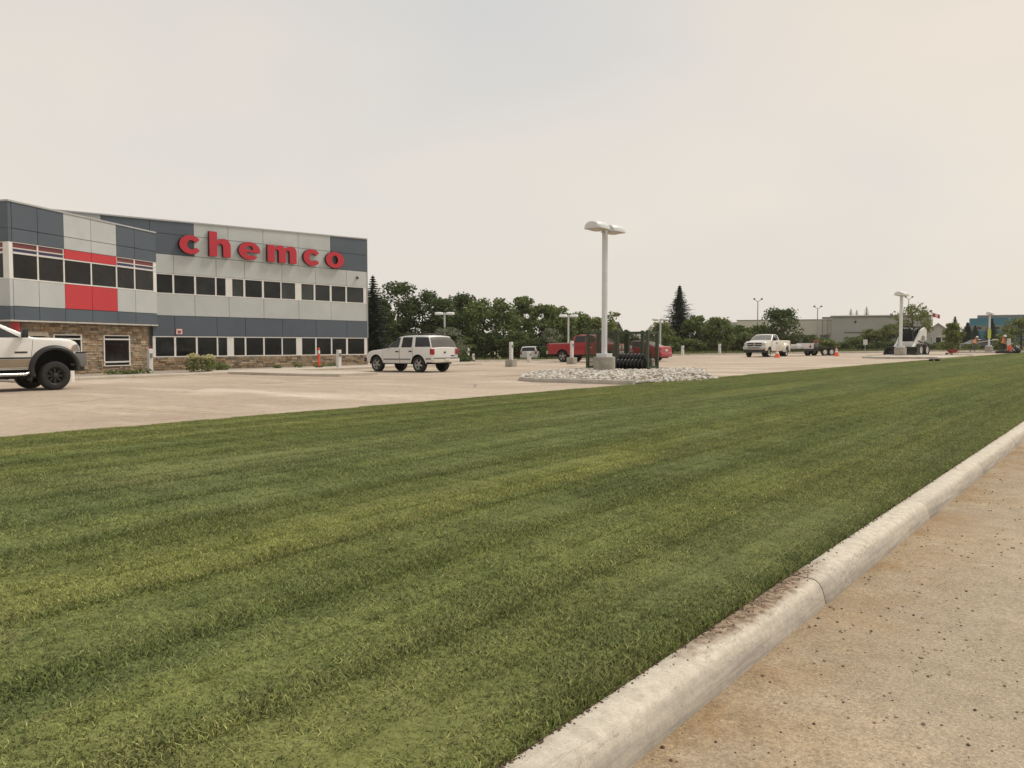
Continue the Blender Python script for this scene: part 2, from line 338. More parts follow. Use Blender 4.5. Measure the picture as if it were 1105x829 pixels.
c_ = mix(N_, L_, ramp2(N_, L_, vp_.outputs['Distance'], .08, .2, (.55, .55, .55, 1), (0, 0, 0, 1)), c_, (.25, .22, .18))
# hairline cracks wandering along the kerb
cm_ = N_('ShaderNodeMapping'); cm_.inputs['Scale'].default_value = (5, .55, 1); L_(g_.outputs['Position'], cm_.inputs[0]); cn_ = N_('ShaderNodeTexNoise', i_Scale=1.0, i_Detail=5, i_Roughness=.6); L_(cm_.outputs[0], cn_.inputs['Vector'])
ca_ = N_('ShaderNodeMath', operation='SUBTRACT'); L_(cn_.outputs[0], ca_.inputs[0]); ca_.inputs[1].default_value = .5; cb_ = N_('ShaderNodeMath', operation='ABSOLUTE'); L_(ca_.outputs[0], cb_.inputs[0])
c_ = mix(N_, L_, ramp2(N_, L_, cb_.outputs[0], .0015, .004, (.6, .6, .6, 1), (0, 0, 0, 1)), c_, (.22, .2, .17))
# tyre scuffs along the face
sm_ = N_('ShaderNodeMapping'); sm_.inputs['Scale'].default_value = (4, .5, 10); L_(g_.outputs['Position'], sm_.inputs[0])
n3_ = N_('ShaderNodeTexNoise', i_Scale=3, i_Detail=5, i_Roughness=.7); L_(sm_.outputs[0], n3_.inputs['Vector'])
f1_ = ramp2(N_, L_, sp_.outputs['X'], 0, 1); mx_ = N_('ShaderNodeMapRange'); L_(sp_.outputs['X'], mx_.inputs[0]); mx_.inputs[1].default_value = -1.545; mx_.inputs[2].default_value = -1.492
fm_ = N_('ShaderNodeMath', operation='MULTIPLY'); L_(mx_.outputs[0], fm_.inputs[0]); L_(ramp2(N_, L_, n3_.outputs[0], .4, .66, (.25, .25, .25, 1), (.9, .9, .9, 1)), fm_.inputs[1])
c_ = mix(N_, L_, fm_.outputs[0], c_, (.27, .25, .225))
# spilt soil on the top, patch with its own shape
vs_ = N_('ShaderNodeVectorMath', operation='SUBTRACT'); L_(g_.outputs['Position'], vs_.inputs[0]); vs_.inputs[1].default_value = (-1.665, 4.35, -.17)
vm_ = N_('ShaderNodeVectorMath', operation='MULTIPLY'); L_(vs_.outputs[0], vm_.inputs[0]); vm_.inputs[1].default_value = (8.5, .95, 0)
vl_ = N_('ShaderNodeVectorMath', operation='LENGTH'); L_(vm_.outputs[0], vl_.inputs[0])
n4_ = N_('ShaderNodeTexNoise', i_Scale=14, i_Detail=7, i_Roughness=.75); L_(g_.outputs['Position'], n4_.inputs['Vector'])
ad_ = N_('ShaderNodeMath', operation='MULTIPLY_ADD'); L_(n4_.outputs[0], ad_.inputs[0]); ad_.inputs[1].default_value = 1.5; L_(vl_.outputs[1], ad_.inputs[2])
c_ = mix(N_, L_, ramp2(N_, L_, ad_.outputs[0], .0, 1, (0, 0, 0, 1), (1, 1, 1, 1)), c_, c_)
sr_ = N_('ShaderNodeMapRange'); L_(ad_.outputs[0], sr_.inputs[0]); sr_.inputs[1].default_value = 1.85; sr_.inputs[2].default_value = 1.3
n5_ = N_('ShaderNodeTexNoise', i_Scale=22, i_Detail=5); L_(g_.outputs['Position'], n5_.inputs['Vector'])
c_ = mix(N_, L_, sr_.outputs[0], c_, mix(N_, L_, ramp2(N_, L_, n5_.outputs[0], .4, .6), (.15, .105, .07), (.33, .25, .175)))
# hairline crack
wv_ = N_('ShaderNodeTexVoronoi', feature='DISTANCE_TO_EDGE', i_Scale=.33); L_(g_.outputs['Position'], wv_.inputs['Vector'])
L_(c_, b_.inputs['Base Color'])
bp_ = N_('ShaderNodeBump', i_Strength=.3, i_Distance=.006); L_(n2_.outputs[0], bp_.inputs['Height']); L_(bp_.outputs[0], b_.inputs['Normal'])
rk = tag(bpy.data.objects.new('road_kerb', None), kind='structure'); COL.objects.link(rk)
PROF = [(-1.485, -.42), (-1.487, -.345), (-1.497, -.30), (-1.512, -.255), (-1.53, -.225), (-1.55, -.209), (-1.58, -.202), (-1.62, -.2), (-1.70, -.2), (-1.715, -.21), (-1.715, -.42)]
kt = [-10 + 3 * k for k in range(44)]
for a, b in zip(kt, kt[1:]):
    mb = MB(); rows = []
    for i, y in enumerate(lin(a + .009, b - .009, 5)):
        ins = .012 if i in (0, 4) else 0
        rows.append([(x - (ins if j < 6 else 0) * .6, y, zg(x, y) + z - (ins * .5 if 1 < j < 10 else 0)) for j, (x, z) in enumerate(PROF)])
    ys = lin(a + .009, b - .009, 5); rows2 = [rows[0]]
    rows2 += [[(p[0], ys[0] + .02, zg(p[0], ys[0] + .02) + PROF[j][1]) if 0 else (PROF[j][0], ys[0] + .02, zg(PROF[j][0], ys[0] + .02) + PROF[j][1]) for j, p in enumerate(rows[0])]]
    rows2 += rows[1:4]
    rows2 += [[(PROF[j][0], ys[4] - .02, zg(PROF[j][0], ys[4] - .02) + PROF[j][1]) for j in range(len(PROF))], rows[4]]
    mb.grid(rows2); mb.face(rows2[0]); mb.face(rows2[-1][::-1]); mb.build('kerb_segment', M_KERB, rk, auto=40)

# lawn: soil bed, sod strips laid along the road, grass on top
lawn = surf('lawn', M_SOIL, [-x for x in (1.72, 2.5, 4, 6, 9, 10.2)], lin(-10, 121, 80), lambda x, y: zl(x, y) - .045, kind='structure')
BOUNDS = [1.72, 2.72, 3.65, 4.5, 5.9, 6.8, 7.7, 9.0, 9.9, 10.7, 11.6, 99]
rng = random.Random(3)
for a, b in zip(BOUNDS, BOUNDS[1:]):
    mb = MB(); rows = []
    for t in lin(-10, 121, 110):
        e = lawn_far(t) - .05; a1, b1 = min(a, e), min(b, e); row = []
        for s in (0, .04, .2, .5, .8, .96, 1):
            u = a1 + (b1 - a1) * s; row.append((-u, t + .0, zl(-u, t) + (-.03 if s in (0, 1) else 0) + .012 * (1 - (2 * s - 1) ** 2) + .008 * mnoise.noise(Vector((u * .8, t * .8, 1)))))
        rows.append(row)
    mb.grid(rows); mb.build('sod_strip', M_TURF, lawn, smooth=True)

def grass():
    rg = random.Random(11); mb = MB(); S = .5
    for _ in range(3300):
        x, y = (rg.random() - .5) * .485, (rg.random() - .5) * .505
        h = rg.uniform(.010, .028); w = rg.uniform(.0015, .0035); a = rg.random() * 2 * pi; lean = rg.uniform(.5, 2.2) * h; b = a + rg.uniform(-1, 1)
        dx, dy = cos(a) * w, sin(a) * w; lx, ly = -sin(b) * lean, cos(b) * lean
        g = rg.random(); v = rg.choice((rg.uniform(.2, .7), rg.uniform(.75, 1.3), rg.uniform(1.0, 1.75)))
        mb.cc = (v * 1.0, v * 1.0, v) if g < .8 else ((v * 1.65, v * 1.45, v * 1.6) if g < .94 else (v * .8, v * .95, v * .7))
        p0 = (x - dx, y - dy, -.01); p1 = (x + dx, y + dy, -.01); q0 = (x - dx * .8 + lx * .4, y - dy * .8 + ly * .4, h * .62); q1 = (x + dx * .8 + lx * .4, y + dy * .8 + ly * .4, h * .62)
        mb.face([p0, p1, q1, q0]); mb.face([q0, q1, (x + lx, y + ly, h)])
    o = mb.build('lawn_grass', M_BLADE, attr='tint'); tag(o, 'short mown green grass covering the sod', 'grass', kind='stuff')
    ng = bpy.data.node_groups.new('lawn_scatter', 'GeometryNodeTree')
    ng.interface.new_socket('Geometry', in_out='INPUT', socket_type='NodeSocketGeometry'); ng.interface.new_socket('Geometry', in_out='OUTPUT', socket_type='NodeSocketGeometry')
    L = ng.links.new
    def N(t, **k):
        n = ng.nodes.new(t)
        for a, b in k.items(): setattr(n, a, b)
        return n
    def math_(op, a, b=None, c=None):
        n = N('ShaderNodeMath', operation=op)
        for i, v in enumerate((a, b, c)):
            if v is None: continue
            if isinstance(v, (int, float)): n.inputs[i].default_value = v
            else: L(v, n.inputs[i])
        return n.outputs[0]
    gi, go = N('NodeGroupInput'), N('NodeGroupOutput')
    gr = N('GeometryNodeMeshGrid'); gr.inputs[0].default_value = 1; gr.inputs[1].default_value = 1; gr.inputs[2].default_value = 24; gr.inputs[3].default_value = 271
    pos = N('GeometryNodeInputPosition'); sx = N('ShaderNodeSeparateXYZ'); L(pos.outputs[0], sx.inputs[0])
    s = math_('ADD', sx.outputs[0], .5); t = math_('MULTIPLY_ADD', math_('ADD', sx.outputs[1], .5), 130, -9.5)
    wdt = math_('MULTIPLY_ADD', t, -.022, 12.75 - .17 - 1.96)
    en = N('ShaderNodeTexNoise'); en.inputs['Scale'].default_value = 1.0; en.inputs['Detail'].default_value = 3; ev = N('ShaderNodeCombineXYZ'); L(t, ev.inputs[0]); L(ev.outputs[0], en.inputs['Vector'])
    wdt = math_('ADD', wdt, math_('MULTIPLY_ADD', en.outputs[0], .5, -.27))
    u = math_('MULTIPLY_ADD', s, wdt, 1.96)
    xc = math_('ADD', math_('MULTIPLY', u, -CS), math_('MULTIPLY', t, SN))
    z = math_('MULTIPLY', math_('TANH', math_('MULTIPLY', xc, .0085 / .6)), .6)
    full = math_('MULTIPLY_ADD', t, -.022, 12.75 - 1.69)
    z = math_('ADD', z, math_('MULTIPLY', math_('SUBTRACT', 1.0, math_('DIVIDE', math_('SUBTRACT', u, 1.69), full)), -.2))
    cb = N('ShaderNodeCombineXYZ'); L(math_('MULTIPLY', u, -1), cb.inputs[0]); L(t, cb.inputs[1]); L(z, cb.inputs[2])
    sp = N('GeometryNodeSetPosition'); L(gr.outputs[0], sp.inputs[0]); L(cb.outputs[0], sp.inputs['Position'])
    rv = N('FunctionNodeRandomValue', data_type='INT'); rv.inputs[4].default_value = 0; rv.inputs[5].default_value = 3; rv.inputs[8].default_value = 5
    ri = N('FunctionNodeRandomValue', data_type='FLOAT'); ri.inputs[2].default_value = .95; ri.inputs[3].default_value = 1.08; ri.inputs[8].default_value = 9
    rot = N('ShaderNodeCombineXYZ'); L(math_('MULTIPLY', rv.outputs[2], pi / 2), rot.inputs[2])
    sc = N('ShaderNodeCombineXYZ'); sc.inputs[0].default_value = 1; sc.inputs[1].default_value = 1; L(ri.outputs[1], sc.inputs[2])
    ip = N('GeometryNodeInstanceOnPoints'); L(sp.outputs[0], ip.inputs['Points']); L(gi.outputs[0], ip.inputs['Instance']); L(rot.outputs[0], ip.inputs['Rotation']); L(sc.outputs[0], ip.inputs['Scale'])
    L(ip.outputs[0], go.inputs[0])
    md = o.modifiers.new('scatter', 'NODES'); md.node_group = ng
grass()
# pebbles and grit on the road and the kerb
def pebbles():
    rg = random.Random(5); mb = MB()
    def stone(x, y, z, r):
        n = 6; rr = [[Vector((cos(k * pi * 2 / n) * a * rg.uniform(.75, 1.2), sin(k * pi * 2 / n) * a * rg.uniform(.75, 1.2), h)) * r + Vector((x, y, z)) for k in range(n)] for a, h in ((.85, -.3), (1, .25), (.5, .75))]
        v = rg.uniform(.5, 1.25); mb.cc = (v, v * rg.uniform(.9, 1), v * rg.uniform(.8, .98)) if rg.random() < .75 else (.3, .26, .22)
        mb.grid(rr, True); mb.face(rr[-1])
    for i in range(10000):
        y = 1.5 + 17 * rg.random() ** 1.7; x = -1.46 + abs(rg.gauss(0, 1.8)) if rg.random() < .75 else -1.46 + 6 * rg.random()
        if mnoise.noise(Vector((x * 1.3, y * .9, 0))) < -.15 and rg.random() < .8: continue
        r = .0016 + .0085 * rg.random() ** 6; stone(x, y, zg(x, y) - .35 + r * .15, r)
    for i in range(260):
        y = 4.5 + rg.gauss(0, .5); x = -1.68 + abs(rg.gauss(0, .035)); stone(x, y, zg(x, y) - .198, .002 + .006 * rg.random() ** 3)
    cr = MB()
    for i in range(2600):      # crumbs of soil along the cut sod edge
        y = 1.6 + 24 * rg.random() ** 1.6; x = -1.71 + abs(rg.gauss(0, .012)) * (1 + 1.5 * max(0, mnoise.noise(Vector((0, y * 2.2, 4))))); r = .002 + .0055 * rg.random() ** 3; z = zg(x, y) - .2
        n = 5; rr = [[Vector((cos(k * pi * 2 / n) * a * rg.uniform(.7, 1.3), sin(k * pi * 2 / n) * a * rg.uniform(.7, 1.3), h)) * r + Vector((x, y, z)) for k in range(n)] for a, h in ((1, -.2), (.9, .4), (.3, .9))]
        v = rg.uniform(.6, 1.7); cr.cc = (v, v, v); cr.grid(rr, True); cr.face(rr[-1])
    tag(cr.build('soil_crumbs', M('soil crumb', (.09, .062, .04), 1, .2, 30, attr='tint'), attr='tint'), 'dark crumbs of soil along the cut sod edge on the kerb', 'soil', kind='stuff')
    tag(mb.build('road_pebbles', M('pebble', (.36, .29, .21), .9, .2, 30, attr='tint'), attr='tint'), 'loose grit and pebbles scattered over the road edge', 'pebbles', kind='stuff')
pebbles()
# faint painted stall line
mb = MB()
for k in range(24):
    a, b = 13.6 + 3.6 * k / 24, 13.6 + 3.6 * (k + .95) / 24; f = lambda u: 8.5 - (u - 13.1) * .12
    mb.face([(-a, f(a) - .035, zg(-a, f(a)) + .004), (-a, f(a) + .035, zg(-a, f(a)) + .004), (-b, f(b) + .035, zg(-b, f(b)) + .004), (-b, f(b) - .035, zg(-b, f(b)) + .004)])
tag(mb.build('stall_line', M('worn yellow paint', (.66, .53, .35), .8, .3, 9)), kind='structure')
# ------------------------------------------------------------------ the office building
M_DK = M('charcoal cladding', (.08, .102, .130), .55, .06, .8, objvar=.05); M_LT = M('light grey cladding', (.48, .505, .50), .55, .05, .8, objvar=.035)
M_RED = M('red cladding', (.52, .035, .045), .5, .04, .8); M_WHT = M('white frame', (.74, .73, .70), .5, .04, 3)
M_GLS = M('dark window glass', (.014, .015, .0155), .08, .5, .9, spec=.3, objvar=.6); M_MAR = M('maroon spandrel glass', (.16, .03, .035), .25, .1, 1); M_NAVY = M('navy spandrel glass', (.05, .04, .13), .25, .1, 1)
M_BLIND = M('glass with grey blind', (.04, .043, .043), .1, .3, .7, spec=.3, objvar=.45)
M_CORE = M('wall core', (.06, .062, .065), .8, .1, 1); M_TRIM = M('metal coping', (.42, .43, .43), .45, .05, 2)
M_STONE = M('ledge stone', (.33, .265, .20), .9, .22, 5, bump=.5, bscale=25, attr='tint')
GZ = -.14
office = thing('office_building', 'two-storey grey panelled office with red accents, stone base and dark window bands', 'building', (-40, 24, GZ))
def off(o):  # parent without moving
    o.parent = office; o.matrix_parent_inverse = Matrix.Translation(office.location).inverted(); return o
class Wall:
    def __init__(s, A, B):
        s.A = Vector(A); d = Vector(B) - s.A; s.L = d.length; s.d = d / s.L; n = Vector((-s.d.y, s.d.x)); s.n = n if n.dot(-s.A) > 0 else -n
    def p(s, a, z, d): q = s.A + s.d * a + s.n * d; return (q.x, q.y, z)
    def slab(s, mb, a0, a1, z0, z1, d0, d1, z1b=None):
        zb = z1 if z1b is None else z1b
        mb.hexa([s.p(a0, z0, d0), s.p(a1, z0, d0), s.p(a1, z0, d1), s.p(a0, z0, d1), s.p(a0, z1, d0), s.p(a1, zb, d0), s.p(a1, zb, d1), s.p(a0, z1, d1)])
    def part(s, name, mat, *a, par=None, **k):
        mb = MB(); s.slab(mb, *a, **k); o = mb.build(name, mat)
        if par: o.parent = par
        else: off(o)
        return o
G = .012
def panels(w, seams, z0, z1, mats, zf=None, d1=0.0):
    for i, (a, b) in enumerate(zip(seams, seams[1:])):
        m = mats[i] if isinstance(mats, list) else mats
        if zf: w.part('cladding_panel', m, a + G, b - G, z0 + G, zf(a) - .05, -.1, d1, z1b=zf(b) - .05)
        else: w.part('cladding_panel', m, a + G, b - G, z0 + G, z1 - G, -.1, d1)
def window_band(w, panes, z0, z1, a0, a1, mats=None, d=-.02, fr=.05):
    f = off(w_frame(w, panes, z0, z1, a0, a1, d, fr))
    for i, (a, b) in enumerate(panes):
        m = mats[i] if mats else M_GLS
        mb = MB(); w.slab(mb, a, b, z0 + fr, z1 - fr, d - .09, d - .035); o = mb.build('window_pane', m); o.parent = f
    return f
def w_frame(w, panes, z0, z1, a0, a1, d, fr):
    mb = MB(); w.slab(mb, a0, a1, z0, z0 + fr, d - .08, d + .02); w.slab(mb, a0, a1, z1 - fr, z1, d - .08, d + .012)
    ed = [a0] + [v for p in panes for v in p] + [a1]
    for a, b in zip(ed[::2], ed[1::2]):
        if b - a > .005: w.slab(mb, a, b, z0 + fr, z1 - fr, d - .08, d)
    return mb.build('window_frame', M_WHT)

mw = Wall((-39.47, 35.11), (-39.9, 21.03)); zr = lambda a: 8.02 - .0277 * a; zs_ = lambda a: 1
# core prisms behind the cladding
mb = MB(); q = lambda a, d: mw.p(a, 0, d)[:2]
poly = [q(.02, -.1), q(19, -.1), q(19, -14), q(.02, -14)]
lo = [(x, y, GZ - .3) for x, y in poly]; hi = [(*poly[0], zr(0) - .08), (*poly[1], zr(19) - .08), (*poly[2], zr(19) - .08), (*poly[3], zr(0) - .08)]
mb.hexa(lo + hi); off(mb.build('wall', M_CORE))
top = [.0, 2.86, 5.2, 7.57, 9.75, 11.74, 14.11, 16.5, 18.98]
panels(mw, top, 6.96, 8, [M_DK, M_LT, M_LT, M_LT, M_LT, M_DK, M_DK, M_LT], zf=zr)
panels(mw, top[:7], 5.91, 6.96, [M_DK, M_LT, M_LT, M_LT, M_LT, M_DK])
r3 = [0, 1.66, 3.98, 6.34, 8.77, 10.49, 12.88, 14.05]
panels(mw, r3, 4.92, 5.91, M_LT)
panels(mw, [0, .1] + top[1:6] + [14.05], 2.75, 3.87, M_LT); panels(mw, r3, 1.69, 2.75, M_DK)
w2 = [(.28, 1.61), (1.71, 2.79), (2.92, 4.0), (4.11, 5.0), (5.43, 6.37), (6.44, 7.54), (7.66, 8.73), (8.84, 9.53), (9.93, 10.47), (10.55, 11.65), (11.75, 12.86), (12.95, 13.79)]
w1 = [(.24, 1.57), (1.7, 2.78), (2.87, 3.95), (4.04, 5.0), (5.4, 6.34), (6.41, 7.54), (7.63, 8.72), (8.81, 9.49), (9.89, 10.43), (10.51, 11.62), (11.72, 12.82), (12.92, 13.91)]
window_band(mw, w2, 3.87, 4.92, .02, 14.0, [M_BLIND, M_BLIND, M_BLIND, M_BLIND] + [M_BLIND, M_GLS, M_GLS, M_BLIND] + [M_GLS] * 4)
window_band(mw, w1, .60, 1.69, .02, 14.05)
mb = MB(); mw.slab(mb, -.03, 18.98, zr(-.03) - .05, zr(-.03) + .02, -.35, .04, z1b=zr(18.98) + .02)
mb.v = [(x, y, z if i not in (1, 2) else zr(18.98) - .05) for i, (x, y, z) in enumerate(mb.v)]; off(mb.build('coping', M_TRIM))
mw.part('corner_trim', M_TRIM, -.05, -.004, 1.69, 7.96, -.2, .015)
# side wall at the far end
mb = MB(); mw.slab(mb, -.045, -.006, GZ - .2, 1.68, -14, -.02); off(mb.build('end_wall', M_STONE, attr='tint'))
mb = MB(); mw.slab(mb, -.045, -.006, 1.70, 7.9, -14, -.21); off(mb.build('end_wall', M_LT))
# small dome camera and red notice
mb = MB(); c = Vector(mw.p(.83, 5.45, .0)); mb.lathe([(.001, -.12), (.05, -.11), (.075, -.06), (.075, 0), (.06, .03)], 14, Matrix.Translation(c + Vector((.07, 0, .06)))); mb.box(-.02, .06, -.04, .04, .06, .1, Matrix.Translation(c)); off(mb.build('dome_camera', M('black plastic', (.02, .02, .02), .4)))
no = mw.part('notice_plate', M('notice red', (.42, .05, .06), .5), 12.47, 12.84, 1.79, 2.09, .003, .02)
mb = MB(); mw.slab(mb, 12.5, 12.81, 1.99, 2.06, .02, .023); mw.slab(mb, 12.5, 12.56, 1.82, 1.97, .02, .023); mw.slab(mb, 12.75, 12.81, 1.82, 1.97, .02, .023); mw.slab(mb, 12.5, 12.81, 1.80, 1.825, .02, .0235)
ob = mb.build('notice_print', M_WHT); ob.parent = no

def stones(w, a0, a1, z0, z1, d, holes=()):
    rg = random.Random(int(a1 * 100)); mb = MB(); z = z0
    while z < z1 - .02:
        h = min(rg.choice((.07, .1, .1, .14)), z1 - z)
        if z1 - (z + h) < .04: h = z1 - z
        a = a0 - rg.random() * .2
        while a < a1:
            l = rg.uniform(.18, .55); b = a + l; x0, x1 = max(a, a0), min(b, a1); ok = x1 - x0 > .02
            for (h0, h1, k0, k1) in holes:
                if ok and z + h > k0 + .03 and z < k1 - .03:
                    if x0 >= h0 - .01 and x1 <= h1 + .01: ok = False
                    elif x0 < h0 < x1: x1 = h0
                    elif x0 < h1 < x1: x0 = h1
            if ok and x1 - x0 > .02:
                t = rg.choice(((1.15, 1.1, 1.0), (.8, .75, .7), (1.0, .93, .8), (1.3, 1.27, 1.2), (.62, .55, .5), (1.05, .88, .7), (.9, .93, .92))); v = rg.uniform(.85, 1.15); mb.cc = tuple(x * v for x in t)
                e = d + rg.uniform(-.02, .025); w.slab(mb, x0 + .006, x1 - .006, z + .006, z + h - .006, d - .1, e)
            a = b
        z += h
    o = mb.build('stone_cladding', M_STONE, attr='tint'); o['kind'] = 'stuff'; return off(o)
stones(mw, 0, 14.05, GZ - .15, .60, 0)
mb = MB(); mw.slab(mb, 0, 14.0, GZ - .2, .60, -.1, -.05); off(mb.build('mortar_bed', M('mortar', (.2, .17, .14), .95)))

# projecting wing
bw = Wall((-39.87, 21.31), (-36.38, 13.24)); zb = lambda a: 6.96 + .016 * a
lw_end = (bw.A + bw.d * 8.79) + Vector((-.944, -.328)) * 9
lw = Wall((bw.A + bw.d * 8.79)[:], lw_end[:])
cols = [0.0, 1.56, 2.78, 4.37, 5.95, 7.34, 8.62]
Q = [M_DK, M_DK, M_LT, M_LT, M_DK, M_DK]
panels(bw, cols, 5.99, 7, Q, zf=zb); panels(bw, cols, 5.44, 5.99, Q)
panels(bw, cols, 2.83, 3.93, [M_LT, M_LT, M_RED, M_RED, M_LT, M_LT]); panels(bw, cols, 2.27, 2.83, M_DK)
pn = [(c0 + (.22 if i == 0 else .035), c1 - .035) for i, (c0, c1) in enumerate(zip(cols, cols[1:]))]
window_band(bw, pn, 3.93, 5.02, 0.02, 8.62)
for (i0, i1) in ((0, 2), (4, 6)):
    sub = pn[i0:i1]; a0, a1 = cols[i0] + (.02 if i0 == 0 else 0), cols[i1]
    window_band(bw, sub, 5.02, 5.19, a0, a1, [M_NAVY] * 2, fr=.022); window_band(bw, sub, 5.19, 5.44, a0, a1, [M_MAR] * 2, fr=.022)
bw.part('cladding_panel', M_RED, cols[2] + G, cols[3] - G, 5.03, 5.43, -.1, 0); bw.part('cladding_panel', M_RED, cols[3] + G, cols[4] - G, 5.03, 5.43, -.1, 0)
# corner post and return wall to the left
for z0, z1, m in ((5.99, 7.04, M_DK), (5.44, 5.98, M_DK), (2.83, 3.92, M_LT), (2.27, 2.82, M_DK), (3.93, 5.43, M_WHT)):
    bw.part('corner_panel', m, 8.63, 8.79, z0, z1, -.3, -.005)
lc = [0.02, 1.6, 3.2, 4.8, 6.4, 8.0]
panels(lw, lc, 5.99, 7.05, M_DK); panels(lw, lc, 5.44, 5.99, M_DK); panels(lw, lc, 2.83, 3.93, M_LT); panels(lw, lc, 2.27, 2.83, M_DK)
lp = [(a + .16 if a < .1 else a + .05, b - .05) for a, b in zip(lc, lc[1:])]
window_band(lw, lp, 3.93, 5.02, .02, 8); window_band(lw, lp, 5.02, 5.19, .02, 8, [M_MAR] * 5, fr=.025); window_band(lw, lp, 5.19, 5.44, .02, 8, [M_MAR] * 5, fr=.025)
C0 = Vector(bw.p(.02, 0, -.1)[:2]); C1 = Vector(bw.p(8.7, 0, -.1)[:2]); C2 = Vector(lw.p(8, 0, -.1)[:2]); C3 = C2 + Vector((-3, 9)); 
mb = MB(); mb.prism([C0[:], C1[:], C2[:], (-50, 20)], 2.29, 6.85); off(mb.build('wall', M_CORE))
mb = MB(); ring = [Vector(bw.p(0, 0, .035)[:2]), Vector(bw.p(8.81, 0, .035)[:2]), Vector(lw.p(8, 0, .035)[:2]), Vector((-50, 20))]
mb.prism([p[:] for p in ring], 2.20, 2.268); off(mb.build('soffit', M('soffit metal', (.5, .48, .44), .6)))
mb = MB(); bw.slab(mb, 0, 8.81, zb(0) - .05, zb(0) + .02, -.3, .03, z1b=zb(8.81) + .02); mb.v = [(x, y, z if i not in (1, 2) else zb(8.81) - .05) for i, (x, y, z) in enumerate(mb.v)]; off(mb.build('coping', M_TRIM))
lw.part('coping', M_TRIM, .05, 8.1, 7.05, 7.12, -.3, .03)
# stone base of the wing, set back under the overhang
IN = -.3
hl = [(1.69, 3.43, .2, 1.72), (4.77, 6.37, .2, 1.72), (6.83, 8.1, GZ - .2, 1.6)]
stones(bw, .35, 8.4, GZ - .15, 2.19, IN, hl)
mb = MB(); mb.prism([Vector(bw.p(.36, 0, IN - .06)[:2])[:], Vector(bw.p(8.38, 0, IN - .06)[:2])[:], Vector(lw.p(8, 0, -.6)[:2])[:], (-50, 20)], GZ - .2, 2.19); off(mb.build('wall', M('mortar', (.2, .17, .14), .95)))
for a, b in ((1.69, 3.43), (4.77, 6.37)):
    window_band(bw, [(a + .06, b - .06)], .42, 1.5, a, b, d=IN + .03, fr=.03); window_band(bw, [(a + .06, b - .06)], 1.5, 1.70, a, b, d=IN + .03, fr=.035); window_band(bw, [(a + .06, b - .06)], .22, .42, a, b, d=IN + .03, fr=.035)
bw.part('lintel', M('lintel stone', (.42, .37, .30), .85), 6.7, 8.3, 1.62, 1.80, IN - .1, IN + .08)
bw.part('door', M_GLS, 6.9, 8.05, GZ - .1, 1.6, IN - .09, IN - .03)
# the stone wall end where the wing meets the main front
mb = MB(); bw.slab(mb, .30, .345, GZ - .15, 2.19, -1.2, IN + .02); off(mb.build('stone_return', M_STONE, attr='tint'))
mb = MB(); c = bw.p(8.35, 0, -.25); mb.lathe([(.17, GZ - .1), (.17, 2.19)], 20, Matrix.Translation((c[0], c[1], 0))); off(mb.build('column', M('red column', (.38, .03, .04), .5)))

# ------------------------------------------------------------------ red lettering
sign = thing('wall_lettering', 'large red raised letters spelling chemco across the upper facade', 'sign', mw.p(7.3, 5.93, .03))
M_LET = M('letter red', (.50, .02, .04), .42, .04, 2); M_LSD = M('letter return black', (.03, .012, .014), .5)
def ell(cx, cy, rx, ry, n=40, a0=0, a1=2 * pi): return [(cx + rx * cos(a0 + (a1 - a0) * k / n), cy + ry * sin(a0 + (a1 - a0) * k / n)) for k in range(n + (0 if abs(a1 - a0) > 6.28 else 1))]
def L_o(): return [ell(.5, .5, .5, .51), ell(.5, .5, .165, .27)[::-1]]
def L_c():
    a = .62; return [ell(.5, .5, .5, .51, 34, a, 2 * pi - a) + [(.77, .36)] + ell(.53, .5, .19, .25, 20, 2 * pi - .75, .75) + [(.77, .64)]]
def L_e():
    outer = ell(.5, .5, .5, .51, 36, -.05 + .0, 2 * pi - .62); s = outer[:]
    s = [(1.0, .42)] + ell(.5, .5, .5, .51, 34, .02, 2 * pi - .7)
    return [s + [(.66, .25)] + ell(.52, .36, .17, .14, 10, -.6, -pi * .9) + [(.36, .42)], ell(.5, .62, .155, .17, 18, 0, pi) + [(.345, .56), (.655, .56)]]
def arch(x0, x1, st, top, n=10):   # arch leg of h / m from x0 (stem right edge) to x1
    w = x1 - x0; return w
def L_h():
    p = [(0, 0), (.36, 0), (.36, .56)] + ell(.5, .56, .14, .16, 8, pi, 0)[0:] + [(.64, 0), (1, 0), (1, .6)] + ell(.67, .62, .33, .40, 10, 0, 1.9)[1:] + [(.36, .86), (.36, 1.36), (0, 1.36)]
    return [p]
def L_m():
    p = [(0, 0), (.24, 0), (.24, .6)] + ell(.31, .62, .07, .14, 6, pi, 0) + [(.38, 0), (.62, 0), (.62, .6)] + ell(.69, .62, .07, .14, 6, pi, 0) + [(.76, 0), (1, 0), (1, .66)] + ell(.82, .68, .18, .34, 8, 0, 2.0)[1:] + [(.60, .88)] + ell(.44, .68, .17, .34, 8, .75, 2.1) + [(.24, .87), (.24, 1), (0, 1)]
    return [p]
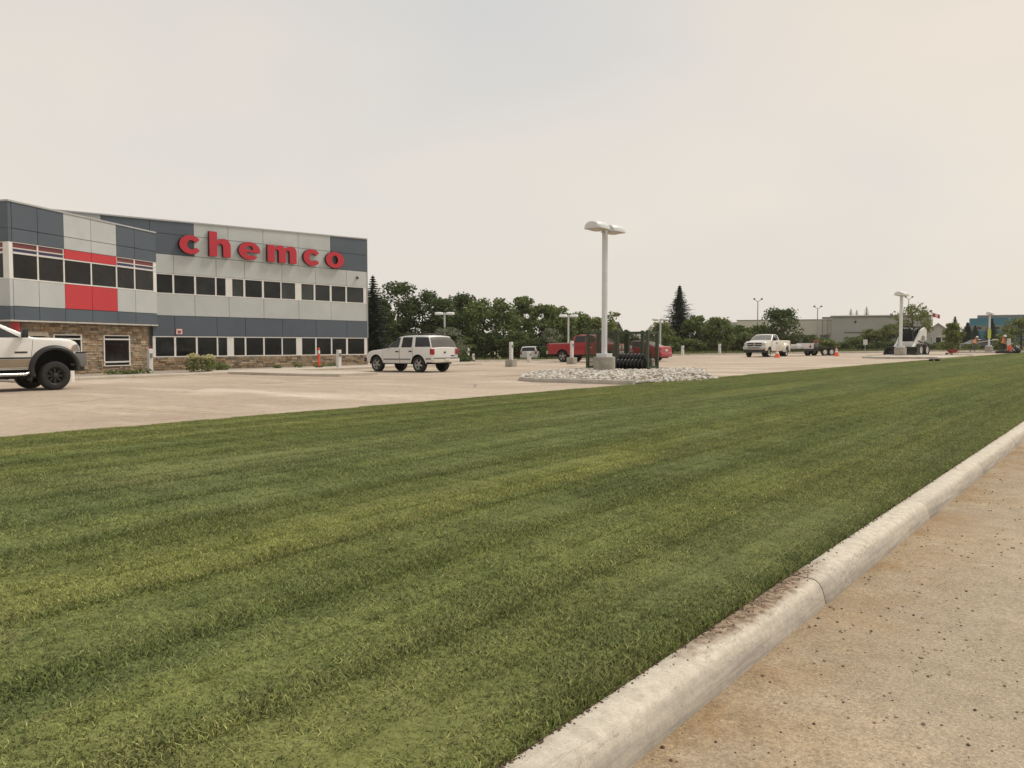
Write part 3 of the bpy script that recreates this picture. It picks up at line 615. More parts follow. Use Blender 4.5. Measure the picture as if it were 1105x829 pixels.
for fn, a0, a1, zz in ((L_c, 12.68, 11.37, 5.99), (L_h, 11.0, 9.68, 5.98), (L_e, 9.26, 7.84, 5.97), (L_m, 7.46, 5.4, 5.96), (L_c, 5.0, 3.71, 5.95), (L_o, 3.38, 1.95, 5.94)):
    cu = bpy.data.curves.new('letter', 'CURVE'); cu.dimensions = '2D'; cu.fill_mode = 'BOTH'; cu.extrude = .08
    for pts in fn():
        sp = cu.splines.new('POLY'); sp.points.add(len(pts) - 1); sp.use_cyclic_u = True
        for k, (x, y) in enumerate(pts): sp.points[k].co = (((x - .5) * .95 + .5) * (a0 - a1), y * .97 + .02, 0, 1)
    co = bpy.data.objects.new('tmp', cu); COL.objects.link(co); dg = bpy.context.evaluated_depsgraph_get(); me = bpy.data.meshes.new_from_object(co.evaluated_get(dg)); bpy.data.objects.remove(co)
    me.materials.clear(); me.materials.append(M_LET); me.materials.append(M_LSD)
    ex = Vector((-mw.d.x, -mw.d.y, 0)); ez = Vector((0, 0, 1)); en = ex.cross(ez)
    org = Vector(mw.p(a0, zz, .12)); T = Matrix(((ex.x, ez.x, en.x, org.x), (ex.y, ez.y, en.y, org.y), (ex.z, ez.z, en.z, org.z), (0, 0, 0, 1)))
    for p in me.polygons: p.material_index = 0 if p.normal.z > .5 else 1
    me.transform(Matrix.Translation(sign.location).inverted() @ T); o = link('letter', me, sign)

# ------------------------------------------------------------------ walks and planting bed before the office
walk = tag(bpy.data.objects.new('walkway', None), kind='structure'); COL.objects.link(walk)
zk = lambda x, y: zg(x, y)
def slabpiece(name, poly, h, mat, parent, base=.15):
    mb = MB(); a = [(x, y, zg(x, y) - base) for x, y in poly]; b = [(x, y, zg(x, y) + h) for x, y in poly]
    mb.face(b); 
    for k in range(len(poly)):
        j = (k + 1) % len(poly); mb.face([a[k], a[j], b[j], b[k]])
    return mb.build(name, mat, parent, merge=True)
for k in range(5):    # concrete finger between the stalls
    u0 = 25.9 + 1.45 * k; slabpiece('paving_slab', [(-u0, 21.1 if k else 21.5), (-u0, 24 if k else 23.6), (-(u0 + 1.435), 24), (-(u0 + 1.435), 21.1)], .11, M_CONC2, walk)
for k in range(12):
    t0 = 21.1 + 1.5 * k; slabpiece('paving_slab', [(-33.2, t0), (-33.2, t0 + 1.488), (-36.2, t0 + 1.488), (-36.2, t0)], .1, M_CONC2, walk)
bed = tag(bpy.data.objects.new('bed_kerb', None), kind='structure'); COL.objects.link(bed)
kerb_run(bed, [(-32.6, 12), (-33.2, 21.05)], w=.2, h=.13, seg=2.4, mat=M_CONC2)
M_GRAVEL = M('pale gravel bed', (.42, .37, .31), .95, .3, 14, col2=(.24, .2, .16), bump=1, bscale=30)
slabpiece('gravel_bed', [(-32.82, 12), (-33.42, 21.08), (-39.8, 21.08), (-36.6, 13.3), (-38, 12)], .07, M_GRAVEL, None)['kind'] = 'structure'
slabpiece('gravel_bed', [(-36.21, 21.1), (-36.21, 38), (-39.4, 38), (-39.8, 21.1)], .06, M_GRAVEL, None)['kind'] = 'structure'
# ------------------------------------------------------------------ rock island, lamps, pedestals, cones
isl = tag(bpy.data.objects.new('island_kerb', None), kind='structure'); COL.objects.link(isl)
IP = [(-12.2, 21.4), (-15.9, 21.4), (-17.0, 22.0), (-18.6, 24.2), (-20.7, 28.2), (-21.0, 30.5), (-20.2, 33.6), (-15.5, 33.8)]
kerb_run(isl, IP[::-1], w=.17, h=.14, seg=1.9)
rng = random.Random(21)
M_BED = M('rock bed soil', (.2, .17, .14), 1, .3, 6, bump=.8)
ip = [(-12.3, 21.57), (-15.8, 21.6), (-16.9, 22.2), (-18.45, 24.3), (-20.5, 28.2), (-20.8, 30.5), (-20.0, 33.4), (-15.5, 33.6), (-13.6, 29.5), (-11.6, 26.2)]
bedh = lambda x, y: .12 * max(0, min(1, (-x - 11.7 - .07 * max(0, y - 26)) / 1.3)) - .03
mb = MB(); cx_, cy_ = -16.5, 28
for (a, b), (c, d) in zip(ip, ip[1:] + ip[:1]):
    for k in range(4):
        p0 = (a + (c - a) * k / 4, b + (d - b) * k / 4); p1 = (a + (c - a) * (k + 1) / 4, b + (d - b) * (k + 1) / 4); mb.face([(*p0, zg(*p0) + bedh(*p0)), (*p1, zg(*p1) + bedh(*p1)), (cx_, cy_, zg(cx_, cy_) + .09)])
tag(mb.build('island_bed', M_BED), kind='structure')
def inside(x, y, poly):
    c = False
    for (a, b), (p, q) in zip(poly, poly[1:] + poly[:1]):
        if (b > y) != (q > y) and x < (p - a) * (y - b) / (q - b) + a: c = not c
    return c
def rock(mb, x, y, z, r, rg, cols):
    bm = bmesh.new(); bmesh.ops.create_icosphere(bm, subdivisions=1, radius=1)
    sx, sy, sz = r * rg.uniform(.8, 1.35), r * rg.uniform(.7, 1.1), r * rg.uniform(.5, .8); a = rg.random() * 6.3
    for v in bm.verts:
        k = 1 + rg.uniform(-.16, .14); v.co = Vector((v.co.x * sx * k, v.co.y * sy * k, v.co.z * sz * k))
    v = rg.uniform(.7, 1.15); c = rg.choice(cols); mb.cc = tuple(q * v for q in c); mb.addbm(bm, Matrix.Translation((x, y, z)) @ Matrix.Rotation(a, 4, 'Z'))
mb = MB(); n = 0
while n < 3400:
    x, y = rng.uniform(-21, -11.4), rng.uniform(21.6, 33.6)
    if not inside(x, y, ip) : continue
    edge = 1.0
    r = rng.uniform(.035, .085); dd = max(0, min(1, (30 - y) / 3)); 
    rock(mb, x, y, zg(x, y) + .01 + bedh(x, y) + rng.uniform(0, .05) * (.5 + .5 * dd), r, rng, ((1, .98, .94), (.92, .86, .78), (1.05, 1.03, 1), (.7, .66, .6), (.8, .7, .6))); n += 1
tag(mb.build('river_rocks', M('river rock', (.66, .64, .60), .8, .2, 9, attr='tint'), smooth=False, attr='tint'), 'pale river rocks heaped over the kerbed island under the lamp', 'rocks', kind='stuff')
# second island, round the far lamp
isl2 = tag(bpy.data.objects.new('island_kerb', None), kind='structure'); COL.objects.link(isl2)
kerb_run(isl2, [(-11.6, 63.2), (-15.6, 63.2), (-17.0, 64.6), (-18.2, 70), (-18.2, 73.4), (-16.5, 75.0), (-11.2, 75.0)][::-1], w=.2, h=.15, seg=2.4)
slabpiece('island_bed', [(-11.3, 63.4), (-15.5, 63.4), (-16.8, 64.7), (-18.0, 70), (-18.0, 73.4), (-16.4, 74.8), (-11.1, 74.8)], .09, M_CONC2, None)['kind'] = 'structure'
isl3 = tag(bpy.data.objects.new('island_kerb', None), kind='structure'); COL.objects.link(isl3)
kerb_run(isl3, [(-11, 97), (-15, 97), (-16.3, 98.5), (-16.3, 106), (-15, 107.5), (-10.8, 107.5)][::-1], w=.2, h=.14, seg=2.4)
slabpiece('island_bed', [(-10.8, 97.2), (-14.9, 97.2), (-16.1, 98.6), (-16.1, 105.9), (-14.9, 107.3), (-10.6, 107.3)], .08, M_GRAVEL, None)['kind'] = 'structure'
isl4 = tag(bpy.data.objects.new('island_kerb', None), kind='structure'); COL.objects.link(isl4)
kerb_run(isl4, [(-31, 90), (-22, 101)][::-1], w=.3, h=.13, seg=2.4)

M_LAMP = M('white enamel', (.66, .67, .67), .4, .05, 3); M_LENS = M('lamp lens', (.55, .5, .42), .2, .1, 4)
M_BASE = M('lamp base concrete', (.40, .365, .31), .9, .2, 3, bump=.3, bscale=30)
def lamp(label, X, Y, H, base=True, detail=True, w=.185, bh=.7, rz=0, z=None, bw_=.93):
    z0 = zg(X, Y) if z is None else z
    r = thing('parking_lamp', label, 'lamp post', (X, Y, z0), rz, 'parking lot lamp posts')
    p0 = 0
    if base:
        mb = MB(); mb.lathe([(bw_ / 2, -.05), (bw_ / 2, bh - .02), (bw_ / 2 - .03, bh)], 28, caps=True); mb.build('concrete_base', M_BASE, r, auto=50); p0 = bh
    mb = MB(); mb.bbox(-w * 1.35, w * 1.35, -w * 1.35, w * 1.35, p0, p0 + .14, .012); mb.build('base_cover', M_LAMP, r)
    mb = MB(); mb.bbox(-w / 2, w / 2, -w / 2, w / 2, p0 + .1, H + .1, .02); mb.box(-w * .3, w * .3, -w * .3, w * .3, H + .1, H + .16); mb.build('pole', M_LAMP, r)
    for s in (-1, 1):
        mb = MB(); rows = []; n = 14
        for y, k in ((.06, .80), (.1, .86), (.25, .95), (.5, 1), (.8, .98), (.98, .92), (1.03, .82)):
            row = []
            for j in range(n + 1):
                a = pi * j / n; row.append((-cos(a) * .40 * k + .02, s * (y + w / 2), H - .12 + (sin(a) ** .8) * .34 * k))
            rows.append(row)
        mb.grid(rows); mb.face(rows[0] if s > 0 else rows[0][::-1]); mb.face(rows[-1][::-1])
        h = mb.build('lamp_head', M_LAMP, r, auto=45)
        mb = MB(); rows = []
        for q in range(7):
            a = q / 6; rows.append([((b - .5) * .74 * (1 - .0 * a), s * (w / 2 + .1 + .9 * a), H - .12 - .085 * sin(pi * a) * sin(pi * b)) for b in lin(0, 1, 9)])
        mb.grid(rows); mb.build('lens', M_LENS, h, smooth=True)
        mb = MB(); mb.box(-.07, .07, min(0, s * .2), max(0, s * .2), H - .1, H + .02); mb.build('arm', M_LAMP, r)
    return r
lamp('white twin-head lamp post on round concrete base, in the rock island', -18.23, 29.55, 6.15)
lamp('white twin-head lamp post beside the white skid-steer loader', -16.25, 73.3, 5.2, bh=.75, w=.22)
l3 = lamp('white lamp post with yellow sleeve, between the two workers', -13.55, 101.3, 5.2, bh=.85, w=.22); l3.scale = (.82,) * 3
mb = MB(); mb.lathe([(.2, 1.9), (.2, 3.1), (.21, 3.15)], 14, caps=True); mb.build('sleeve', M('yellow green sleeve', (.55, .60, .10), .6), l3)
for (xc, yc, zt, lab) in ((-6.33, 76, 4.13, 'small white lamp post rising behind the white SUV'), (5.45, 78, 3.98, 'white lamp post behind the red pickup'), (16.9, 92, 4.1, 'white lamp post just left of the tall dark spruce')):
    X, Y = W(xc, yc); z = zg(X, Y); lo_ = lamp(lab, X, Y, (zt - z) / .8, False, w=.21, rz=TH - pi / 2); lo_.scale = (.8,) * 3

# block-heater pedestals and posts
M_POST = M('white post', (.70, .69, .66), .5, .08, 5); M_GREYB = M('grey box', (.2, .2, .2), .5)
def pedestal(label, X, Y, h=1.15, base=False, w=.17, group='white posts round the parking lot'):
    r = thing('heater_post', label, 'post', (X, Y, zg(X, Y)), 0, group); p0 = -.1
    if base: mb = MB(); mb.bbox(-.24, .24, -.24, .24, -.05, .42, .02); mb.build('concrete_base', M_BASE, r); p0 = .40
    mb = MB(); mb.bbox(-w / 2, w / 2, -w / 2, w / 2, p0, p0 + h, .02); mb.build('post', M_POST, r)
    mb = MB(); mb.bbox(w / 2 - .01, w / 2 + .05, -.05, .05, p0 + h * .68, p0 + h * .84, .01); mb.build('outlet', M_GREYB, r)
    return r
p = pedestal('white heater post before the stone wall, with a small red light on top', -36.2, 18.95, 1.3, w=.2)
mb = MB(); mb.lathe([(.05, 0), (.05, .1), (.03, .13)], 12, Matrix.Translation((0, 0, 1.2)), caps=True); mb.build('red_light', M('red lens', (.25, .02, .02), .3), p)
mb = MB(); mb.lathe([(.2, -.1), (.2, .58), (.17, .62)], 20, caps=True); o = mb.build('bollard', M_POST); o.location = (-31.5, 13.35, zg(-31.5, 13.35)); tag(o, 'short round white bollard just past the lifted truck bumper', 'bollard')
pedestal('white heater post between the orange marker and the white SUV', -34.4, 28.54, 1.15, w=.2)
pedestal('white heater post on a concrete block, right of the white SUV', -28.1, 35.63, 1.0, True)
pedestal('small white post in front of the silver hatchback', -34.2, 45.4, .85, w=.22)
pedestal('white heater post on a concrete block, before the red pickup rear wheel', -28.3, 42.03, 1.05, True)
pedestal('taller of two thin white posts on the verge left of the silver hatchback', -43.6, 49.6, 1.2, w=.16); pedestal('shorter of two thin white posts on the verge left of the silver hatchback', -43.9, 50.6, .75, w=.16)
pedestal('white post on the verge below the tall spruce', -37.2, 75.4, 1.1, w=.24); pedestal('white post on the verge left of the white dual-wheel pickup', -35.9, 81.5, 1.25, w=.24)
def delineator(label, X, Y):
    r = thing('marker_post', label, 'marker', (X, Y, zg(X, Y) + .1))
    mb = MB(); mb.lathe([(.2, 0), (.2, .04), (.07, .06)], 16, caps=True); mb.build('base', M('black rubber', (.02, .02, .02), .8), r)
    mb = MB(); mb.lathe([(.075, .05), (.065, .75)], 14, caps=True); mb.build('tube', M('orange plastic', (.75, .10, .04), .5), r)
    for z in (.75,): mb = MB(); mb.lathe([(.066, z), (.062, z + .18)], 14, caps=True); mb.build('white_band', M_WHT, r)
    mb = MB(); mb.lathe([(.062, .931), (.055, 1.05), (.03, 1.07)], 14, caps=True); mb.build('cap', MATS['orange plastic'], r)
delineator('slim orange marker post with white band, by the office stone base', -35.5, 28.07)
def cone(label, X, Y, h=.72):
    r = thing('traffic_cone', label, 'traffic cone', (X, Y, zg(X, Y)), .3, 'orange cones round the truck and trailer'); f = lambda z: .19 * (1 - z / h) + .03
    M_CO = M('cone orange', (.85, .13, .05), .5, .05)
    mb = MB(); mb.bbox(-.24, .24, -.24, .24, 0, .05, .015); mb.build('base', M_CO, r)
    mb = MB(); mb.lathe([(f(z), z) for z in (.04, .34)], 18); mb.lathe([(f(z), z) for z in (.48, .56)], 18); mb.lathe([(f(.66), .66), (f(h), h), (.001, h)], 18); mb.build('cone_body', M_CO, r, smooth=True)
    mb = MB(); mb.lathe([(f(z) + .003, z) for z in (.335, .485)], 18); mb.lathe([(f(z) + .003, z) for z in (.555, .665)], 18); mb.build('reflective_band', M_WHT, r, smooth=True)
cone('orange cone standing beside the white pickup door', -24.1, 66.2, .74); cone('orange cone standing clear to the right of the trailer ramp', -21.7, 74.25, .74)

# green steel stillages and black ribbed rollers
M_GRN = M('green painted steel', (.055, .075, .04), .6, .2, 6); M_BLK = M('black plastic pipe', (.008, .008, .008), .45, .3, 8)
def stillage(label, X, Y, lx, ly, h, posts, panel=None):
    z0 = zg(X, Y) + .1; r = thing('steel_cage', label, 'cage', (X, Y, z0), 0, 'green steel cages behind the lamp base'); b = .06
    for (px, py) in posts:
        mb = MB(); mb.box(px - b, px + b, py - b, py + b, 0, h + .06); mb.build('post', M_GRN, r)
    for z in (h - .1, .05):
        mb = MB(); mb.box(-lx / 2, lx / 2, -ly / 2 - .04, -ly / 2 + .04, z, z + .1); mb.build('rail', M_GRN, r); mb = MB(); mb.box(-lx / 2, lx / 2, ly / 2 - .04, ly / 2 + .04, z, z + .1); mb.build('rail', M_GRN, r)
        for sx in (-1, 1): mb = MB(); mb.box(sx * lx / 2 - .04, sx * lx / 2 + .04, -ly / 2 + .04, ly / 2 - .04, z + .003, z + .097); mb.build('rail', M_GRN, r)
    mb = MB(); mb.box(-lx / 2 + .05, lx / 2 - .05, -ly / 2 + .05, ly / 2 - .05, .06, .1); mb.build('floor_plate', M_GRN, r)
    if panel:
        for k, (x0, x1, y0) in enumerate(panel): mb = MB(); mb.box(x0, x1, y0 - .012, y0 + .012, .15, h - .1); mb.build('mesh_panel', M_MESH, r)
    return r
# wire mesh infill, see-through
M_MESH, t_, b_, N_, L_ = nodes('wire mesh', .6); b_.inputs['Base Color'].default_value = (.07, .075, .045, 1)
tr_ = N_('ShaderNodeBsdfTransparent'); ms_ = N_('ShaderNodeMixShader'); tcn_ = N_('ShaderNodeTexCoord'); sp_ = N_('ShaderNodeSeparateXYZ'); L_(tcn_.outputs['Object'], sp_.inputs[0])
def wire(o_):
    a = N_('ShaderNodeMath', operation='PINGPONG'); L_(o_, a.inputs[0]); a.inputs[1].default_value = .025; c = N_('ShaderNodeMath', operation='LESS_THAN'); L_(a.outputs[0], c.inputs[0]); c.inputs[1].default_value = .006; return c.outputs[0]
mxx = N_('ShaderNodeMath', operation='MAXIMUM'); L_(wire(sp_.outputs['X']), mxx.inputs[0]); L_(wire(sp_.outputs['Z']), mxx.inputs[1]); L_(mxx.outputs[0], ms_.inputs[0]); L_(tr_.outputs[0], ms_.inputs[1]); L_(b_.outputs[0], ms_.inputs[2]); L_(ms_.outputs[0], t_.nodes['Material Output'].inputs[0])
stillage('left green steel cage, partly hidden by the lamp base', -19.55, 31.9, 1.5, .9, 1.74, [(-.75, -.45), (.75, -.45), (-.75, .45), (.75, .45)], [(-.7, .7, .45), (-.7, .7, -.45)])
stillage('right green steel cage, over the black ribbed rollers', -17.95, 31.9, 1.5, .9, 1.68, [(-.75, -.45), (.75, -.45), (-.75, .45), (.75, .45), (0, .45)], [(-.7, -.05, .45), (.05, .7, .45)])
for k, (y, z, lab) in enumerate(((31.6, .53, 'upper black ribbed roller lying in the right green cage'), (31.35, .28, 'front lower black ribbed roller lying in the right green cage'), (31.85, .28, 'rear lower black ribbed roller lying in the right green cage'))):
    r = thing('ribbed_roller', lab, 'roller', (-17.95, y, zg(-17.95, y) + .1 + z - .05), 0, 'black rollers in the cage')
    Mx = Matrix.Rotation(pi / 2, 4, 'Y'); mb = MB(); mb.lathe([(.14, -.72), (.14, .72)], 14, Mx, caps=True); mb.build('drum', M_BLK, r, auto=40)
    for j in range(8):
        x = -.64 + 1.28 * j / 7; mb = MB(); mb.lathe([(.13, x - .035), (.235, x - .03), (.245, x), (.235, x + .03), (.13, x + .035)], 16, Mx); mb.build('rib', M_BLK, r, smooth=True)
# ------------------------------------------------------------------ vehicles
def interp(pts, x):
    if x <= pts[0][0]: return pts[0][1]
    for (a, b), (c, d) in zip(pts, pts[1:]):
        if x <= c: return b + (d - b) * (x - a) / (c - a) if c > a else d
    return pts[-1][1]
M_TYRE = M('tyre rubber', (.022, .021, .02), .85, .2, 12, bump=.3, bscale=40); M_UND = M('underbody black', (.012, .012, .012), .8)
M_CG = M('car glass', (.03, .034, .034), .05, .1, 2, spec=.6); M_CGD = M('tinted car glass', (.014, .014, .016), .06, .1, 2, spec=.5)
M_CHR = M('chrome', (.55, .55, .55), .18, .1, 5, metallic=1); M_ALU = M('alloy', (.42, .42, .41), .35, .1, 8, metallic=.7); M_BT = M('black trim', (.022, .022, .023), .5, .1, 6)
M_TAIL = M('tail lamp red', (.32, .02, .03), .2, .1, 6); M_HEAD = M('head lamp', (.5, .5, .48), .1, .1, 8, coat=1); M_AMB = M('amber lens', (.5, .2, .08), .2)
M_PLATE = M('number plate', (.66, .63, .58), .5, .1, 20)
class Veh:
    def __init__(s, name, label, cat, X, Y, rz, sp, group=None, scale=1):
        s.sp = sp; s.r = thing(name, label, cat, (X, Y, zg(X, Y)), rz, group); s.r.scale = (scale,) * 3
        e = .5; gx = (zg(X + e, Y) - zg(X - e, Y)); gy = (zg(X, Y + e) - zg(X, Y - e)); nrm = Vector((-gx, -gy, 1)).normalized()
        s.r.rotation_euler = (Vector((0, 0, 1)).rotation_difference(nrm).to_matrix() @ Matrix.Rotation(rz, 3, 'Z')).to_euler()
        s.prof = sp['prof']; s.x0, s.x1 = s.prof[0][0], s.prof[-1][0]; s.zr = max(z for x, z in s.prof)
    def ztop(s, x): return interp(s.prof, x)
    def plan(s, x):
        sp = s.sp; w = sp['hw'] * (1 - .13 * ss(s.x1 - .75, s.x1 + .1, x) ** 2 - sp.get('rt', .05) * ss(s.x0 + .5, s.x0 - .05, x)); return w
    def y(s, x, z):
        sp = s.sp; b = min(interp(sp['belt'], x), s.ztop(x)) ; w = s.plan(x); zm = sp['sill'] + .55 * (b - sp['sill']); h = b - sp['sill']
        fz = lambda q: w * (1 - .11 * max(0, (q - zm) / h) ** 2 - .2 * max(0, (zm - q) / h) ** 2.5)
        if z <= b: return fz(z)
        t = min(1, (z - b) / max(.05, s.zr - b)); return fz(b) + (sp['roofhw'] * w / sp['hw'] - fz(b)) * t
    def zlow(s, x):
        sp = s.sp; z = sp['sill'] if s.sp['axles'][-1] - .5 < x < .5 else sp.get('bz', sp['sill'] + .04)
        for a in sp['axles']:
            d = abs(x - a)
            if d < sp['arch']: z = max(z, sp.get('acz', sp['tr']) + math.sqrt(sp['arch'] ** 2 - d * d) * sp.get('asq', 1))
        return z
    def rc(s, x): return min(.07, .25 * (s.ztop(x) - s.zlow(x)))
    def ys(s, x): return s.y(x, s.ztop(x) - s.rc(x))
    def top(s, x, y):
        q = s.ys(x); return s.ztop(x) - .035 * (y / q) ** 2
    def body(s, mats, name='body'):
        sp = s.sp; xs = set([x for x, z in s.prof]); x = s.x0
        while x < s.x1: xs.add(round(x, 3)); x += .09
        for a in sp['axles']:
            for k in range(-20, 21): xs.add(round(a + sp['arch'] * sin(k / 20 * pi / 2), 4))
        xs = sorted(x for x in xs if s.x0 <= x <= s.x1); cl = [xs[0]]
        for x in xs[1:]:
            if x - cl[-1] > .006: cl.append(x)
        rows = []
        for x in cl:
            zl_, zt, rc = s.zlow(x), s.ztop(x), s.rc(x); L = []
            for k in range(15): z = zl_ + (zt - rc - zl_) * k / 14; L.append((s.y(x, z), z))
            ye = L[-1][0]; zc = s.top(x, ye * .9)
            L.append((ye * .985, zt - rc * .45 - .02)); 
            for f in (.955, .88, .6, .3): L.append((ye * f, s.top(x, ye * f)))
            row = [(x, y, z) for y, z in L] + [(x, 0, zt)] + [(x, -y, z) for y, z in L[::-1]]; rows.append(row)
        mb = MB(); mb.grid(rows); mb.face(rows[0][::-1]); mb.face(rows[-1]); o = mb.build(name, mats, s.r, auto=32)
        hw = sp['hw']; mb = MB(); zb = sp['sill'] - .06
        mb.box(s.x0 + .12, s.x1 - .12, -hw + .34, hw - .34, zb + .02, min(interp(sp['belt'], -.1), s.ztop(s.x0 + .2)) - .12)
        ax = sp['axles']; mb.box(ax[-1] + sp['arch'] + .05, -sp['arch'] - .05, -hw + .08, hw - .08, zb + .03, sp['sill'] + .2)
        mb.build('underbody', M_UND, s.r)
        for a in ax:
            for sd in (1, -1):
                mb = MB(); r = sp['arch'] * .995; cz = sp.get('acz', sp['tr']); q = sp.get('asq', 1); y0, y1 = sd * (hw - .34), sd * (s.y(a, cz + r * q) - .015)
                arcs = [[(a + r * cos(pi * k / 16), yy, cz + r * q * sin(pi * k / 16)) for k in range(17)] for yy in (y0, y1)]
                mb.grid(arcs); mb.face([(a - r, y0, sp['sill'] - .02), (a + r, y0, sp['sill'] - .02)] + arcs[0]); mb.build('wheel_well', M_UND, s.r)
        return o
    def side(s, name, mat, c, off=.006, sides=(1, -1), par=None, n=8):
        """c: four (x,z) corners: low-rear, low-front, top-front, top-rear, laid on the flank"""
        out_ = []
        for sd in sides:
            mb = MB(); rows = []
            for j in range(n + 1):
                v = j / n; row = []
                for i in range(n + 1):
                    u = i / n; x = (c[0][0] * (1 - u) + c[1][0] * u) * (1 - v) + (c[3][0] * (1 - u) + c[2][0] * u) * v; z = (c[0][1] * (1 - u) + c[1][1] * u) * (1 - v) + (c[3][1] * (1 - u) + c[2][1] * u) * v
                    z = max(z, s.zlow(x) + .004); row.append((x, sd * (s.y(x, z) + off), z))
                rows.append(row if sd < 0 else row[::-1])
            mb.grid(rows); out_.append(mb.build(name, mat, par or s.r, smooth=True))
        return out_
    def topp(s, name, mat, x0, x1, f0=.93, f1=.93, off=.008, n=10):
        mb = MB(); rows = []
        for i in range(n + 1):
            x = x0 + (x1 - x0) * i / n; f = f0 + (f1 - f0) * i / n; sl = (s.ztop(x + .01) - s.ztop(x - .01)) / .02; k = off / math.sqrt(1 + sl * sl); q = s.ys(x) * f
            rows.append([(x - sl * k, q * (2 * j / 10 - 1), s.top(x, q * (2 * j / 10 - 1)) + k) for j in range(11)])
        mb.grid(rows); return mb.build(name, mat, s.r, smooth=True)
    def door(s, paint, c, hx=None, hz=None, hm=None):
        g = .012; big = [(c[0][0] - g, c[0][1] - g), (c[1][0] + g, c[1][1] - g), (c[2][0] + g, c[2][1]), (c[3][0] - g, c[3][1])]
        s.side('door_gap', M_UND, big, .002)
        for sd in (1, -1):
            d = s.side('door', paint, c, .005, (sd,))[0]
            if hx is not None:
                mb = MB(); y = s.y(hx, hz); mb.bbox(hx - .09, hx + .09, sd * y if sd > 0 else -y - .035, y + .035 if sd > 0 else -y, hz - .03, hz + .03, .01); mb.build('handle', hm or M_BT, d)
    def bx(s, name, mat, x0, x1, y0, y1, z0, z1, b=.02, mirror=False, par=None):
        o = []
        for sd in ((1, -1) if mirror else (1,)):
            mb = MB(); mb.bbox(x0, x1, min(sd * y0, sd * y1), max(sd * y0, sd * y1), z0, z1, b); o.append(mb.build(name, mat, par or s.r, auto=40))
        return o
    def wheels(s, rimm, tw=.25, rr=.62, style='spoke', dual=False, track=None):
        sp = s.sp; tr = sp['tr']; ty = (track or sp['hw'] * 2 - .1) / 2
        for i, a in enumerate(sp['axles']):
            for sd in (1, -1):
                for dd in ((0, 1) if (dual and i == 1) else (0,)):
                    yo = ty + (.12 if dual and i == 1 else 0) - dd * (tw + .04)
                    T = Matrix.Translation((a, sd * (yo - tw / 2), tr)) @ Matrix.Rotation(-sd * pi / 2, 4, 'X'); h = tw / 2
                    w = thing_part('wheel', s.r, T)
                    mb = MB(); mb.lathe([(tr * rr, -h * .9), (tr * .86, -h), (tr * .95, -h * .92), (tr, -h * .7), (tr, h * .7), (tr * .95, h * .92), (tr * .86, h), (tr * rr * 1.04, h * .93), (tr * rr, h * .8), (tr * rr * .98, -h * .4)], 30); mb.build('tyre', M_TYRE, w, auto=50)
                    mb = MB(); R_ = tr * rr
                    mb.lathe([(R_ * 1.0, h * .82), (R_ * .93, h * .72), (R_ * .86, h * .2), (R_ * .84, h * -.2)], 28)
                    if style == 'spoke':
                        for k in range(5):
                            ang = k * 2 * pi / 5 + .3; m4 = Matrix.Rotation(ang, 4, 'Z'); mb.box(.0, R_ * .94, -R_ * .16, R_ * .16, h * .35, h * .66, m4)
                    elif style == 'hole':
                        for k in range(8):
                            m4 = Matrix.Rotation(k * pi / 4, 4, 'Z'); mb.box(R_ * .3, R_ * .92, -R_ * .11, R_ * .11, h * .2, h * .45, m4)
                        for k in range(8): m4 = Matrix.Rotation(k * pi / 4 + .39, 4, 'Z'); mb.lathe([(R_ * .05, h * .4), (R_ * .05, h * .75)], 6, m4 @ Matrix.Translation((R_ * .3, 0, 0)), caps=True)
                    else: mb.lathe([(R_ * .86, h * .3), (R_ * .5, h * .1), (R_ * .3, h * .5), (.001, h * .55)], 24)
                    mb.lathe([(R_ * .3, h * .1), (R_ * .28, h * .7), (R_ * .2, h * .8), (.001, h * .82)], 16); mb.build('rim', rimm, w, auto=40)
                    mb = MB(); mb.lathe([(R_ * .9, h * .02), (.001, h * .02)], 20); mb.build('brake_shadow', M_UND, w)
    def mirror(s, mat, x, z, sz=(.1, .2, .18)):
        y = s.y(x, z)
        for sd in (1, -1):
            mb = MB(); a, b = y + .06, y + .06 + sz[1]; mb.bbox(x - sz[0] / 2, x + sz[0] / 2, min(sd * a, sd * b), max(sd * a, sd * b), z - .03, z - .03 + sz[2], .03); mb.tube([(x, sd * (y - .02), z), (x, sd * (a + .02), z + .03)], .022, 8); mb.build('mirror', mat, s.r, auto=45)
def thing_part(name, parent, T):
    o = bpy.data.objects.new(name, None); COL.objects.link(o); o.parent = parent; o.matrix_local = T; o.empty_display_size = .1; return o
def paint(name, col, rough=.28): return M(name, col, rough, .04, 1.2, coat=.4)
P_WHITE = paint('white car paint', (.74, .73, .70)); P_WARMLIT = paint('warm-lit white paint', (.70, .67, .57)); P_RED = paint('red car paint', (.33, .018, .025), .3); P_RED2 = paint('deep red car paint', (.36, .022, .04), .28); P_SIL = paint('silver car paint', (.50, .51, .51)); P_TAN = paint('tan two-tone paint', (.30, .235, .165), .4)  # the cream one is white paint with warm light put into its colour

